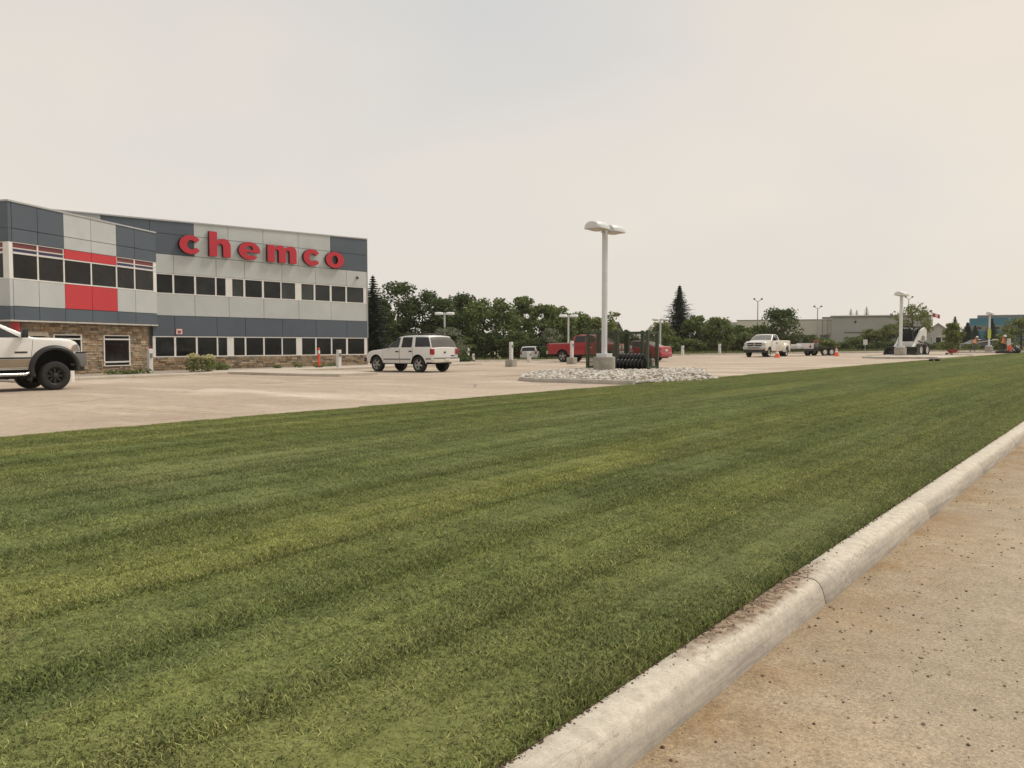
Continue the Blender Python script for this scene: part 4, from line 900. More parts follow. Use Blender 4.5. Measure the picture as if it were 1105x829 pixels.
# lifted white pickup at the left edge
v = Veh('pickup_truck', 'lifted white and tan pickup with black flares, cut by the left edge', 'pickup truck', -26.75, 10.55, pi / 2, dict(
    prof=[(-5.25, 1.46), (-5.2, 1.53), (-3.22, 1.55), (-3.14, 1.60), (-3.0, 2.08), (-2.6, 2.15), (-1.75, 2.14), (-1.56, 2.08), (-.62, 1.63), (-.45, 1.6), (.2, 1.585), (.5, 1.55), (.68, 1.48), (.78, 1.36), (.80, 1.14)],
    belt=[(-5.2, 1.53), (-3, 1.52), (-.6, 1.53), (.5, 1.42), (.8, 1.15)], hw=1.0, roofhw=.76, sill=.64, bz=.8, axles=[0, -3.94], tr=.43, arch=.60, acz=.66, asq=.94))
v.body(P_WHITE)
v.door(P_WHITE, [(-1.85, .68), (-.70, .68), (-.60, 1.5), (-1.85, 1.5)], -1.7, 1.36)
v.side('lower_two_tone', P_TAN, [(-3.2, .70), (-.62, .70), (-.62, .94), (-3.2, .94)], .009); v.side('side_moulding', M_BT, [(-3.25, .955), (-.66, .955), (-.66, 1.0), (-3.25, 1.0)], .016)
v.side('lower_two_tone', P_TAN, [(-5.1, .80), (-4.6, .80), (-4.6, .94), (-5.1, .94)], .009)
v.side('side_window', M_CG, [(-1.78, 1.58), (-.92, 1.58), (-1.58, 1.96), (-1.78, 2.0)], .008); v.side('side_window', M_CGD, [(-2.85, 1.56), (-1.9, 1.56), (-1.9, 2.04), (-2.85, 2.02)], .008)
v.topp('windscreen', M_CG, -1.53, -.66, .9, .92); v.topp('rear_window', M_CGD, -3.12, -3.02, .8, .8); v.topp('bed_cover', M_BT, -5.12, -3.28, .9, .9, .004)
v.side('badge', M_BT, [(-1.1, 1.12), (-.76, 1.12), (-.76, 1.17), (-1.1, 1.17)], .014)
v.mirror(M_BT, -.86, 1.60, (.14, .22, .26))
for sd in (1, -1):          # flares
    for a in (0, -3.94):
        mb = MB(); rows = []
        for k in range(-3, 28):
            an = pi * k / 24; e = [(.585, .0), (.60, .075), (.66, .09), (.71, .055), (.735, .0)]
            rows.append([(a + cos(an) * r, sd * (v.y(a, .66 + max(0, sin(an)) * r * .94) + d if 1 else 0), max(.60 if cos(an) > 0 else .34, .66 + sin(an) * r * .94)) for r, d in e])
        mb.grid(rows); mb.build('fender_flare', M_BT, v.r, auto=50)
    mb = MB(); mb.bbox(-.70, -.64, min(sd * .76, sd * 1.0), max(sd * .76, sd * 1.0), .30, .72, .015); mb.build('mud_flap', M_BT, v.r)
    mb = MB(); mb.tube([(-3.2, sd * 1.02, .52), (-3.1, sd * 1.06, .50), (-.85, sd * 1.06, .50), (-.75, sd * 1.0, .54)], .05, 10); mb.build('running_board', M_CHR, v.r, smooth=True)
v.bx('front_bumper', M('grey bumper', (.17, .17, .165), .45), .58, .95, -.96, .96, .70, 1.10, .05); v.bx('bumper_pad', M_BT, .62, .965, -.94, .94, 1.101, 1.14, .015); v.bx('valance', M_BT, .6, .9, -.9, .9, .56, .69, .03)
v.side('head_lamp', M('smoky head lamp', (.2, .19, .18), .12, .3, 9, coat=1), [(.50, 1.16), (.78, 1.16), (.74, 1.38), (.60, 1.36)], .012); v.side('turn_signal', M_AMB, [(.44, 1.16), (.50, 1.16), (.60, 1.36), (.55, 1.34)], .013)
v.bx('grille', M_BT, .76, .815, -.5, .5, 1.14, 1.40, .02); v.bx('rear_bumper', M_CHR, -5.45, -5.2, -.92, .92, .72, .95, .03); v.bx('tail_lamp', M_TAIL, -5.28, -5.24, .72, .92, 1.05, 1.45, .01, True)
v.bx('chassis_frame', M_UND, -4.9, .6, -.62, .62, .36, .66, .03)
v.wheels(M_BT, .31, .60, 'hole', track=2.08)

# white SUV beside the office
def suv():
    v = Veh('parked_suv', 'white four-door SUV with roof rack and tinted rear glass, parked facing the office', 'suv', -29.3, 27.5, pi, dict(
        prof=[(-3.60, .62), (-3.59, 1.10), (-3.56, 1.14), (-3.40, 1.48), (-3.26, 1.63), (-2.9, 1.68), (-1.75, 1.68), (-1.42, 1.63), (-.70, 1.13), (-.5, 1.09), (.3, 1.02), (.6, .96), (.76, .86), (.82, .68)],
        belt=[(-3.6, 1.10), (-.6, 1.08), (.3, .98), (.8, .7)], hw=.88, roofhw=.70, sill=.40, bz=.46, axles=[0, -2.75], tr=.36, arch=.45, rt=.03), scale=1.03)
    v.body(P_WHITE)
    v.door(P_WHITE, [(-1.56, .42), (-.50, .42), (-.46, 1.07), (-1.56, 1.07)], -1.43, .94); v.door(P_WHITE, [(-2.42, .42), (-1.60, .42), (-1.60, 1.07), (-2.42, 1.07)], -2.29, .95)
    v.side('side_window', M_CG, [(-1.52, 1.13), (-.82, 1.13), (-1.40, 1.58), (-1.55, 1.58)], .008); v.side('side_window', M_CGD, [(-2.36, 1.13), (-1.68, 1.13), (-1.70, 1.59), (-2.32, 1.59)], .008); v.side('side_window', M_CGD, [(-3.50, 1.15), (-2.56, 1.15), (-2.50, 1.59), (-3.31, 1.57)], .008)
    v.topp('windscreen', M_CG, -1.38, -.78, .88, .92); v.topp('rear_window', M('hazy rear glass', (.10, .095, .088), .12, .1, 1, spec=.6), -3.565, -3.30, .95, .93)
    v.side('side_moulding', M('grey moulding', (.2, .2, .19), .5), [(-2.3, .56), (-.52, .56), (-.52, .62), (-2.3, .62)], .016); v.side('side_moulding', MATS['grey moulding'], [(-3.55, .58), (-3.24, .58), (-3.24, .64), (-3.55, .64)], .016)
    v.bx('rear_bumper', P_WARMLIT, -3.74, -3.52, -.84, .84, .44, .62, .04); v.bx('bumper_pad', MATS['grey moulding'], -3.75, -3.55, -.78, .78, .621, .66, .01)  # bumper tinted cream for the warm light falling on the tail
    v.bx('tail_lamp', M_TAIL, -3.64, -3.50, .70, .885, .80, 1.06, .02, True); v.bx('number_plate', M_PLATE, -3.765, -3.742, -.16, .16, .50, .62, .004)
    v.bx('tailgate_lock', M_BT, -3.62, -3.59, -.06, .06, .86, .93, .01); v.bx('badge', M_BT, -3.61, -3.59, -.62, -.40, .72, .76, .004); v.bx('tow_hitch', M_BT, -3.85, -3.60, -.05, .05, .38, .44, .01)
    v.bx('front_bumper', M_BT, .68, .92, -.80, .80, .46, .66, .04); v.bx('head_lamp', M_HEAD, .70, .80, .52, .74, .72, .86, .02, True); v.bx('grille', M_BT, .77, .84, -.45, .45, .68, .86, .02); v.mirror(M_BT, -.86, 1.13, (.1, .18, .15))
    for sd in (1, -1):
        mb = MB(); mb.tube([(-3.1, sd * .56, 1.66), (-3.0, sd * .56, 1.74), (-1.7, sd * .56, 1.74), (-1.6, sd * .56, 1.66)], .02, 8); mb.build('roof_rail', M_BT, v.r)
    mb = MB(); mb.tube([(-2.7, -.56, 1.74), (-2.7, .56, 1.74)], .018, 8); mb.tube([(-2.1, -.56, 1.74), (-2.1, .56, 1.74)], .018, 8); mb.build('roof_bars', M_BT, v.r)
    v.wheels(M_ALU, .25, .66, 'spoke', track=1.72)
suv()
# red crew-cab pickup
v = Veh('pickup_truck', 'red crew-cab pickup parked side-on behind the green cages', 'pickup truck', -28.35, 47.25, 0, dict(
    prof=[(-4.86, .9), (-4.84, 1.33), (-2.9, 1.35), (-2.84, 1.38), (-2.70, 1.82), (-2.3, 1.90), (-1.4, 1.89), (-1.15, 1.83), (-.45, 1.36), (-.3, 1.31), (.6, 1.24), (.8, 1.14), (.88, .9)],
    belt=[(-4.84, 1.33), (-.4, 1.30), (.8, 1.05)], hw=1.0, roofhw=.76, sill=.48, bz=.56, axles=[0, -3.6], tr=.40, arch=.50))
v.body(P_RED); v.door(P_RED, [(-1.7, .5), (-.55, .5), (-.5, 1.28), (-1.7, 1.28)], -1.55, 1.12, M_CHR); v.door(P_RED, [(-2.75, .5), (-1.74, .5), (-1.74, 1.28), (-2.75, 1.28)], -2.6, 1.12, M_CHR)
v.side('side_window', M_CGD, [(-1.64, 1.36), (-.62, 1.36), (-1.18, 1.78), (-1.64, 1.80)], .008); v.side('side_window', M_CGD, [(-2.62, 1.36), (-1.76, 1.36), (-1.76, 1.80), (-2.56, 1.79)], .008)
v.topp('windscreen', M_CG, -1.12, -.5, .88, .92); v.topp('rear_window', M_CGD, -2.82, -2.72, .8, .8); v.topp('bed_cover', M_BT, -4.8, -2.96, .88, .88, .004)
v.bx('rear_bumper', M_CHR, -5.02, -4.80, -.92, .92, .56, .78, .03); v.bx('tail_lamp', M_TAIL, -4.90, -4.82, .76, .98, .95, 1.30, .02, True); v.bx('front_bumper', M_CHR, .78, 1.0, -.9, .9, .52, .78, .05); v.bx('head_lamp', M_HEAD, .74, .88, .58, .88, .88, 1.10, .03, True); v.bx('grille', M_CHR, .84, .91, -.5, .5, .84, 1.12, .02)
v.side('badge', M('pale badge', (.5, .42, .40), .4), [(-1.62, .98), (-1.1, .98), (-1.1, 1.03), (-1.62, 1.03)], .012); v.mirror(P_RED, -.75, 1.34, (.12, .2, .2)); v.wheels(M_ALU, .27, .66, 'spoke', track=1.96)
v.side('rocker_trim', M_BT, [(-2.8, .485), (-.55, .485), (-.55, .53), (-2.8, .53)], .01)
# red saloon
v = Veh('saloon_car', 'red saloon car seen through the right green cage, tail to the right', 'car', -30.1, 50.8, pi, dict(
    prof=[(-3.80, .58), (-3.77, 1.0), (-3.66, 1.05), (-3.2, 1.09), (-2.5, 1.38), (-2.0, 1.46), (-1.35, 1.45), (-1.0, 1.38), (-.22, 1.0), (.1, .95), (.6, .83), (.84, .68), (.92, .5)],
    belt=[(-3.8, 1.0), (-.2, .94), (.9, .6)], hw=.91, roofhw=.63, sill=.26, bz=.30, axles=[0, -2.75], tr=.33, arch=.385))
v.body(P_RED2); v.door(P_RED2, [(-1.5, .28), (-.48, .28), (-.42, .93), (-1.5, .93)], -1.35, .80, P_RED2); v.door(P_RED2, [(-2.4, .28), (-1.53, .28), (-1.53, .94), (-2.5, .94)], -2.3, .82, P_RED2)
v.side('side_window', M_CG, [(-1.44, .99), (-.42, .99), (-1.02, 1.35), (-1.44, 1.40)], .008); v.side('side_window', M_CG, [(-2.72, 1.02), (-1.52, .99), (-1.52, 1.40), (-2.36, 1.36)], .008)
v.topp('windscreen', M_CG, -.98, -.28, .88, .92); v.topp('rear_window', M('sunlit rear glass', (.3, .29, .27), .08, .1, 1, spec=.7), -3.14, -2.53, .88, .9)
v.bx('tail_lamp', M_TAIL, -3.79, -3.68, .58, .86, .78, .95, .03, True); v.bx('number_plate', M_PLATE, -3.82, -3.79, -.17, .17, .68, .82, .004); v.bx('head_lamp', M_HEAD, .68, .86, .52, .78, .58, .72, .03, True); v.bx('grille', M_BT, .88, .93, -.4, .4, .42, .56, .01); v.mirror(P_RED2, -.5, .98, (.1, .16, .12)); v.bx('rear_bumper', P_RED2, -3.86, -3.70, -.8, .8, .32, .62, .06)
v.wheels(M_ALU, .21, .66, 'spoke', track=1.78)
# silver hatchback at the back of the lot
X, Y = W(2.1, 80.5)
v = Veh('parked_hatchback', 'small silver hatchback parked at the back edge of the lot', 'car', X, Y, TH + pi / 2 - R(9), dict(
    prof=[(-3.38, .55), (-3.36, 1.02), (-3.3, 1.07), (-3.10, 1.48), (-2.9, 1.57), (-1.5, 1.60), (-1.12, 1.54), (-.4, 1.06), (.4, .95), (.72, .82), (.82, .6)], belt=[(-3.4, 1.03), (-.4, 1.0), (.8, .7)], hw=.87, roofhw=.68, sill=.32, bz=.36, axles=[0, -2.58], tr=.34, arch=.41), scale=.96)
v.body(P_SIL); v.door(P_SIL, [(-1.45, .34), (-.48, .34), (-.44, 1.0), (-1.45, 1.0)], -1.3, .88, P_SIL); v.door(P_SIL, [(-2.2, .34), (-1.48, .34), (-1.48, 1.0), (-2.3, 1.0)], -2.1, .88, P_SIL)
v.side('side_window', M_CGD, [(-1.4, 1.07), (-.52, 1.07), (-1.1, 1.48), (-1.42, 1.50)], .008); v.side('side_window', M_CGD, [(-2.3, 1.07), (-1.5, 1.07), (-1.5, 1.51), (-2.3, 1.5)], .008); v.side('side_window', M_CGD, [(-3.1, 1.09), (-2.38, 1.07), (-2.38, 1.5), (-2.95, 1.46)], .008)
v.topp('windscreen', M_CG, -1.08, -.46, .88, .92); v.topp('rear_window', M_CGD, -3.29, -3.11, .84, .84); v.bx('tail_lamp', M_TAIL, -3.41, -3.30, .66, .85, .78, 1.08, .02, True); v.bx('number_plate', M_PLATE, -3.405, -3.38, -.16, .16, .78, .9, .004); v.bx('rear_bumper', P_SIL, -3.48, -3.3, -.8, .8, .4, .62, .05); v.mirror(P_SIL, -.62, 1.05, (.1, .16, .13)); v.wheels(M_ALU, .21, .64, 'spoke', track=1.7)
# white dual-wheel pickup
v = Veh('pickup_truck', 'white pickup with chrome-barred grille and dual rear wheels, towing the trailer', 'pickup truck', -26.4, 68.0, -pi / 2, dict(
    prof=[(-5.2, 1.0), (-5.18, 1.44), (-2.45, 1.46), (-2.40, 1.5), (-2.28, 1.92), (-1.9, 1.99), (-1.45, 1.98), (-1.25, 1.92), (-.50, 1.46), (-.3, 1.42), (.5, 1.36), (.74, 1.28), (.88, 1.1), (.92, .9)],
    belt=[(-5.2, 1.44), (-.5, 1.40), (.9, 1.0)], hw=1.0, roofhw=.76, sill=.50, bz=.55, axles=[0, -3.9], tr=.41, arch=.50))
v.body(P_WARMLIT); v.door(P_WHITE, [(-1.62, .55), (-.55, .55), (-.52, 1.38), (-1.62, 1.38)], -1.5, 1.2, M_BT); v.door(P_WARMLIT, [(-2.3, .55), (-1.65, .55), (-1.65, 1.38), (-2.3, 1.38)], -1.8, 1.2, M_BT)  # body and rear door carry warm light as a cream tint
v.side('side_window', M_CGD, [(-1.58, 1.45), (-.68, 1.45), (-1.28, 1.88), (-1.58, 1.90)], .008); v.side('side_window', M_CGD, [(-2.18, 1.45), (-1.68, 1.45), (-1.68, 1.90), (-2.15, 1.89)], .008)
v.topp('hood', P_WHITE, -.42, .72, .94, .90, .006); v.topp('windscreen', M('pale windscreen', (.17, .18, .175), .06, .1, 2, spec=.7), -1.22, -.54, .88, .92); v.topp('rear_window', M_CGD, -2.38, -2.30, .8, .8); v.topp('bed_cover', M_BT, -5.12, -2.52, .88, .88, .004)
g = v.bx('grille', M_BT, .86, .945, -.62, .62, .95, 1.24, .02)[0]
v.bx('grille_bar', M_CHR, .93, .965, -.05, .05, .95, 1.25, .005, par=g); v.bx('grille_bar', M_CHR, .93, .965, -.62, -.051, 1.07, 1.12, .005, par=g); v.bx('grille_bar', M_CHR, .93, .965, .051, .62, 1.07, 1.12, .005, par=g)
v.bx('head_lamp', M_HEAD, .72, .90, .64, .93, 1.0, 1.22, .03, True); v.bx('front_bumper', M_CHR, .80, 1.05, -.97, .97, .66, .93, .05); v.bx('bumper_slot', M_BT, 1.03, 1.06, -.5, .5, .76, .84, .01); v.bx('valance', M_BT, .75, 1.0, -.93, .93, .40, .65, .04)
for sd in (1, -1):        # wide rear fenders
    mb = MB(); rows = []
    for k in range(17):
        an = pi * k / 16; rows.append([(-3.9 + cos(an) * r, sd * (1.0 - .06 + d), .42 + sin(an) * r) for r, d in ((.50, .2), (.56, .24), (.68, .22), (.78, .06))])
    mb.grid(rows); mb.build('rear_fender', P_WARMLIT, v.r, smooth=True)
v.mirror(M_BT, -.72, 1.44, (.12, .28, .28)); v.wheels(M_ALU, .26, .62, 'dish', dual=True, track=1.94); v.bx('rear_bumper', M_CHR, -5.36, -5.14, -.9, .9, .58, .8, .03); v.bx('tail_lamp', M_TAIL, -5.24, -5.15, .78, .98, 1.0, 1.4, .02, True)
# ------------------------------------------------------------------ trailer
X, Y = W(24.6, 74)
tr = thing('utility_trailer', 'black tandem-axle trailer with its ramps down, hitched behind the white pickup', 'trailer', (X, Y, zg(X, Y)), R(58.2))
M_RUST = M('worn black steel', (.03, .028, .026), .7, .3, 5)
mb = MB(); mb.box(1.0, 5.1, -.9, .9, .52, .62); mb.build('deck', M('worn deck boards', (.12, .09, .065), .9, .3, 3), tr)
for sd in (-1, 1): mb = MB(); mb.box(.98, 5.12, sd * .95 - .05, sd * .95 + .05, .46, .66); mb.build('side_rail', M_RUST, tr)
mb = MB(); mb.tube([(.1, 0, .5), (1.05, -.7, .5)], .05, 8); mb.tube([(.1, 0, .5), (1.05, .7, .5)], .05, 8); mb.tube([(.35, 0, .12), (.35, 0, .9)], .04, 8); mb.build('tongue', M_RUST, tr)
for x in (4.05, 4.80):
    for sd in (-1, 1):
        wq = thing_part('wheel', tr, Matrix.Translation((x, sd * 1.12, .36)) @ Matrix.Rotation(-sd * pi / 2, 4, 'X'))
        mb = MB(); mb.lathe([(.22, -.1), (.33, -.11), (.36, -.08), (.36, .08), (.33, .11), (.22, .1)], 24); mb.build('tyre', M_TYRE, wq, auto=50)
        mb = MB(); mb.lathe([(.225, .09), (.2, .02), (.08, .05), (.07, .1), (.001, .1)], 20); mb.build('rim', P_WHITE, wq, smooth=True)
for sd in (-1, 1):
    mb = MB(); mb.box(3.6, 5.25, sd * 1.1 - .13, sd * 1.1 + .13, .76, .80); mb.build('mudguard', M_RUST, tr)
    mb = MB(); mb.hexa([(5.13, sd * .6 - .25, .52), (5.9, sd * .6 - .25, .0), (5.9, sd * .6 + .25, .0), (5.13, sd * .6 + .25, .52), (5.2, sd * .6 - .25, .70), (5.98, sd * .6 - .25, .06), (5.98, sd * .6 + .25, .06), (5.2, sd * .6 + .25, .70)]); mb.build('ramp', M_RUST, tr)
def on(name, label, cat, lx, ly, lz, rz=0):      # a thing standing on the trailer
    q = Matrix.Translation(tr.location) @ Matrix.Rotation(R(58.2), 4, 'Z') @ Vector((lx, ly, lz)); return thing(name, label, cat, q, R(58.2) + rz)
r = on('tool_chest', 'white chest with a dark diamond mark at the front of the trailer', 'chest', 2.5, -.3, .62)
mb = MB(); mb.bbox(-.5, .6, -.5, .5, 0, .5, .03); mb.build('chest', P_WHITE, r); mb = MB(); mb.bbox(-.53, .63, -.53, .53, .501, .56, .02); mb.build('lid', P_WHITE, r)
mb = MB(); mb.face([(.2, -.506, .1), (.34, -.506, .25), (.2, -.506, .42), (.06, -.506, .25)]); mb.build('diamond_mark', M_TAIL, r)
r = on('water_tank', 'low white tank at the trailer front beside the chest', 'tank', 1.5, -.2, .62)
mb = MB(); mb.bbox(-.25, .25, -.6, .6, 0, .45, .1); mb.build('tank', P_WHITE, r, auto=40); mb = MB(); mb.lathe([(.09, .43), (.09, .51), (.001, .51)], 12); mb.build('cap', M_BT, r)
r = on('plate_compactor', 'grey engine machine with a red cover on the trailer deck', 'machine', 3.95, 0, .62)
mb = MB(); mb.bbox(-.35, .35, -.3, .3, 0, .12, .03); mb.build('plate', M_RUST, r); mb = MB(); mb.bbox(-.25, .2, -.22, .22, .15, .62, .06); mb.build('engine', M('grey engine', (.22, .21, .2), .6, .3, 9), r, auto=40)
mb = MB(); mb.bbox(-.1, .2, -.2, .2, .63, .85, .05); mb.build('cover', M('faded red cover', (.33, .07, .07), .6), r, auto=40); mb = MB(); mb.tube([(-.3, -.25, .2), (-.7, -.25, 1.0), (-.7, .25, 1.0), (-.3, .25, .2)], .025, 8); mb.build('handle', M_BT, r)

# ------------------------------------------------------------------ skid-steer loader
X, Y = W(34.5, 70.2)
sk = thing('skid_loader', 'white skid-steer loader with black cab and wide black bucket, behind the far lamp base', 'loader', (X, Y, zg(X, Y)), TH - pi / 2 - R(46)); sk.scale = (1.25,) * 3
P_BOB = M('loader white', (.72, .71, .68), .4, .06, 3)
mb = MB(); mb.bbox(-1.35, .55, -.52, .52, .32, 1.0, .06); mb.bbox(-1.45, -.7, -.5, .5, 1.0, 1.45, .08); mb.build('chassis', P_BOB, sk, auto=40)
mb = MB(); mb.bbox(-.62, .42, -.40, .40, 1.02, 1.9, .02); mb.build('cab_glass', M_CGD, sk)
mb = MB()
for x in (-.66, .52):
    for y in (-.46, .46): mb.tube([(x, y, 1.0), (x - (.1 if x > 0 else 0), y, 2.02)], .045, 8)
mb.box(-.72, .48, -.5, .5, 1.98, 2.05); mb.build('cab_frame', M_BT, sk)
for sd in (-1, 1):
    mb = MB(); y0, y1 = (sd * .60 - .07, sd * .60 + .07); prof = [(-1.4, 1.05), (-1.45, 1.8), (-1.1, 1.98), (-.4, 1.78), (.6, .85), (.98, .62), (1.0, .38), (.75, .35), (.45, .55), (-.6, 1.42), (-1.1, 1.35), (-1.15, 1.1)]
    mb.prism([(x, z) for x, z in prof], -y1, -y0, Matrix.Rotation(pi / 2, 4, 'X')); mb.build('lift_arm', P_BOB, sk)
    mb = MB(); mb.tube([(-.7, sd * .66, .9), (.2, sd * .66, 1.05)], .05, 8); mb.build('hydraulic_ram', M_BT, sk)
    for x in (-.95, .2):
        wq = thing_part('wheel', sk, Matrix.Translation((x, sd * .78, .43)) @ Matrix.Rotation(-sd * pi / 2, 4, 'X'))
        mb = MB(); mb.lathe([(.24, -.14), (.39, -.15), (.43, -.11), (.43, .11), (.39, .15), (.24, .13)], 22); mb.build('tyre', M_TYRE, wq, auto=50); mb = MB(); mb.lathe([(.245, .12), (.22, .03), (.1, .05), (.001, .06)], 18); mb.build('rim', P_BOB, wq, smooth=True)
mb = MB(); bp = [(.98, .04), (1.75, .0), (1.75, .04), (1.15, .12), (1.08, .35), (1.2, .62), (1.12, .64), (.98, .4)]
mb.prism(bp, -1.05, 1.05, Matrix.Rotation(pi / 2, 4, 'X'))
for sd in (-1, 1): mb.prism([(.98, .05), (1.74, .02), (1.3, .58), (1.1, .62), (.98, .4)], sd * 1.06 - .02, sd * 1.06 + .02, Matrix.Rotation(pi / 2, 4, 'X'))
mb.build('bucket', M_RUST, sk)
for sd in (-1, 1): mb = MB(); mb.bbox(.40, .47, sd * .36 - .06, sd * .36 + .06, 1.82, 1.92, .01); mb.build('work_lamp', M_HEAD, sk)

# ------------------------------------------------------------------ wheelbarrow
X, Y = W(37.3, 68.3)
wb = thing('wheelbarrow', 'red wheelbarrow with pale wooden handles standing at the lawn edge', 'wheelbarrow', (X, Y, zg(X, Y)), TH + R(15)); wb.scale = (.82,) * 3
rows = [[(cx_ + sx * w * .5, sy * d * .5, z) for sx, sy in ((-1, -1), (1, -1), (1, 1), (-1, 1))] for cx_, w, d, z in ((0, .6, .4, .32), (-.03, 1.0, .66, .66), (-.03, 1.04, .70, .67))]
mb = MB(); mb.grid(rows, True); mb.face(rows[0][::-1]); mb.face([(x, y, .6) for x, y, z in rows[1]]); mb.build('tray', M('barrow red', (.28, .035, .04), .5), wb)
for sd in (-1, 1):
    mb = MB(); mb.tube([(-.75, sd * .06, .2), (.3, sd * .24, .36), (1.0, sd * .28, .58)], .022, 8); mb.build('handle', M('pale wood', (.5, .36, .2), .7), wb)
    mb = MB(); mb.tube([(.15, sd * .22, .34), (.32, sd * .24, 0), (.5, sd * .25, .4)], .018, 8); mb.build('leg', M_BT, wb)
T = Matrix.Translation((-.72, 0, .18)) @ Matrix.Rotation(pi / 2, 4, 'X'); mb = MB(); mb.lathe([(.1, -.04), (.16, -.045), (.18, 0), (.16, .045), (.1, .04)], 18, T); mb.lathe([(.1, -.03), (.02, -.05), (.02, .05), (.1, .03)], 12, T); mb.build('wheel', M_TYRE, wb, smooth=True)

# ------------------------------------------------------------------ people
M_SKIN = M('skin', (.42, .25, .17), .6, .08, 8); M_JEAN = M('dark work trousers', (.03, .033, .045), .85, .2, 8); M_GREYT = M('grey work trousers', (.09, .10, .11), .85, .2, 8); M_SHIRT = M('dark maroon shirt', (.09, .03, .035), .85, .2, 8); M_SHN = M('dark navy shirt', (.03, .03, .045), .85, .2, 8); M_BOOT = M('brown boots', (.05, .032, .02), .8)
M_VEST = M('hi-vis orange', (.85, .25, .06), .7, .1, 9); M_TAPE = M('reflective yellow', (.75, .70, .35), .4); M_HAT = M('white hard hat', (.78, .78, .75), .35)
def person(label, X, Y, rz, J, shirt, trousers, zoff=0, hatmat=None):
    r = thing('person', label, 'person', (X, Y, zg(X, Y) + zoff), rz)
    bones = []; vs = []; idx = {}; rad = []
    def P(n, p, ra): idx[n] = len(vs); vs.append(Vector(p)); rad.append(ra)
    for n, (p, ra) in J.items(): P(n, p, ra)
    E_ = [('pelvis', 'waist', 1), ('waist', 'chest', 1), ('chest', 'neck', 1), ('neck', 'jaw', 0), ('jaw', 'crown', 0)]
    for s in 'lr': E_ += [('chest', 'sh' + s, 1), ('sh' + s, 'el' + s, 1), ('el' + s, 'wr' + s, 0), ('wr' + s, 'pa' + s, 0), ('pelvis', 'hp' + s, 2), ('hp' + s, 'kn' + s, 2), ('kn' + s, 'an' + s, 2), ('an' + s, 'to' + s, 3)]
    ed = [(idx[a], idx[b]) for a, b, m in E_]; bones = [(vs[idx[a]], vs[idx[b]], m) for a, b, m in E_]
    for s in 'lr':
        w, pa = vs[idx['wr' + s]], vs[idx['pa' + s]]; d = (pa - w).normalized(); side = d.cross(Vector((0, 0, 1)) if abs(d.z) < .8 else Vector((1, 0, 0))).normalized(); bend = d.cross(side)
        for k, (o_, l) in enumerate(((-.034, .062), (-.012, .075), (.012, .072), (.034, .055))):
            i = len(vs); a = pa + side * o_ + d * .03; b = a + d * l * .6 + bend * .015; c = b + d * l * .35 + bend * .035; vs.extend([a, b, c]); rad.extend([.011, .010, .008]); ed += [(idx['pa' + s], i), (i, i + 1), (i + 1, i + 2)]; bones += [(a, b, 0), (b, c, 0)]
        i = len(vs); a = w.lerp(pa, .55) - side * .035; b = a - side * .03 + d * .05; vs.extend([a, b]); rad.extend([.013, .010]); ed += [(idx['wr' + s], i), (i, i + 1)]; bones.append((a, b, 0))
    me = bpy.data.meshes.new('body'); me.from_pydata([v_[:] for v_ in vs], ed, []); o = bpy.data.objects.new('tmp', me); COL.objects.link(o)
    sm = o.modifiers.new('s', 'SKIN'); sm.use_smooth_shade = True
    for k, sv in enumerate(me.skin_vertices[0].data): sv.radius = (rad[k], rad[k]) if not isinstance(rad[k], tuple) else rad[k]; sv.use_root = (k == idx['pelvis'])
    o.modifiers.new('u', 'SUBSURF').levels = 2
    dg = bpy.context.evaluated_depsgraph_get(); m2 = bpy.data.meshes.new_from_object(o.evaluated_get(dg)); bpy.data.objects.remove(o)
    m2.materials.clear()
    for m in (M_SKIN, shirt, trousers, M_BOOT): m2.materials.append(m)
    def dseg(p, a, b):
        ab = b - a; t = max(0, min(1, (p - a).dot(ab) / max(1e-9, ab.length_squared))); return (p - a - ab * t).length
    for f in m2.polygons: f.material_index = min(bones, key=lambda q: dseg(f.center, q[0], q[1]))[2]; f.use_smooth = True
    link('body', m2, r)
    pel, ch, nk, jw, crn = [vs[idx[k]] for k in ('pelvis', 'chest', 'neck', 'jaw', 'crown')]
    # vest: shell round the trunk
    mb = MB(); rows = []; shl, shr = vs[idx['shl']], vs[idx['shr']]; lat = (shl - shr).normalized(); up = (nk - pel).normalized(); fw = lat.cross(up)
    for k, (t, wx, wy) in enumerate(((.08, .20, .145), (.25, .195, .145), (.35, .195, .145), (.55, .205, .15), (.63, .21, .15), (.8, .215, .15), (.92, .17, .13))):
        c = pel.lerp(nk, t); rows.append([c + lat * cos(a) * wx + fw * sin(a) * wy for a in [pi / 2 + .22 + (2 * pi - .44) * j / 22 for j in range(23)]])
    for k in range(6): mb.grid(rows[k:k + 2], mi=1 if k in (1, 3) else 0)
    mb.build('vest', [M_VEST, M_TAPE], r, smooth=True)
    hd = (crn - jw).normalized(); c = jw.lerp(crn, .62); q = Vector((0, 0, 1)).rotation_difference(hd).to_matrix().to_4x4(); f_ = fw - hd * fw.dot(hd); f_.normalize()
    mb = MB(); mb.lathe([(.155, .0), (.15, .012), (.125, .02), (.122, .06), (.095, .115), (.05, .142), (.001, .15)], 20, Matrix.Translation(c + f_ * .012) @ q); mb.build('hard_hat', hatmat or M_HAT, r, smooth=True)
    fc = jw.lerp(crn, .38) + f_ * .098; mb = MB(); mb.tube([fc + hd * .02, fc + f_ * .028 - hd * .018, fc - hd * .028], [.008, .015, .008], 6); mb.build('nose', M_SKIN, r, smooth=True)
    sdv = f_.cross(hd)
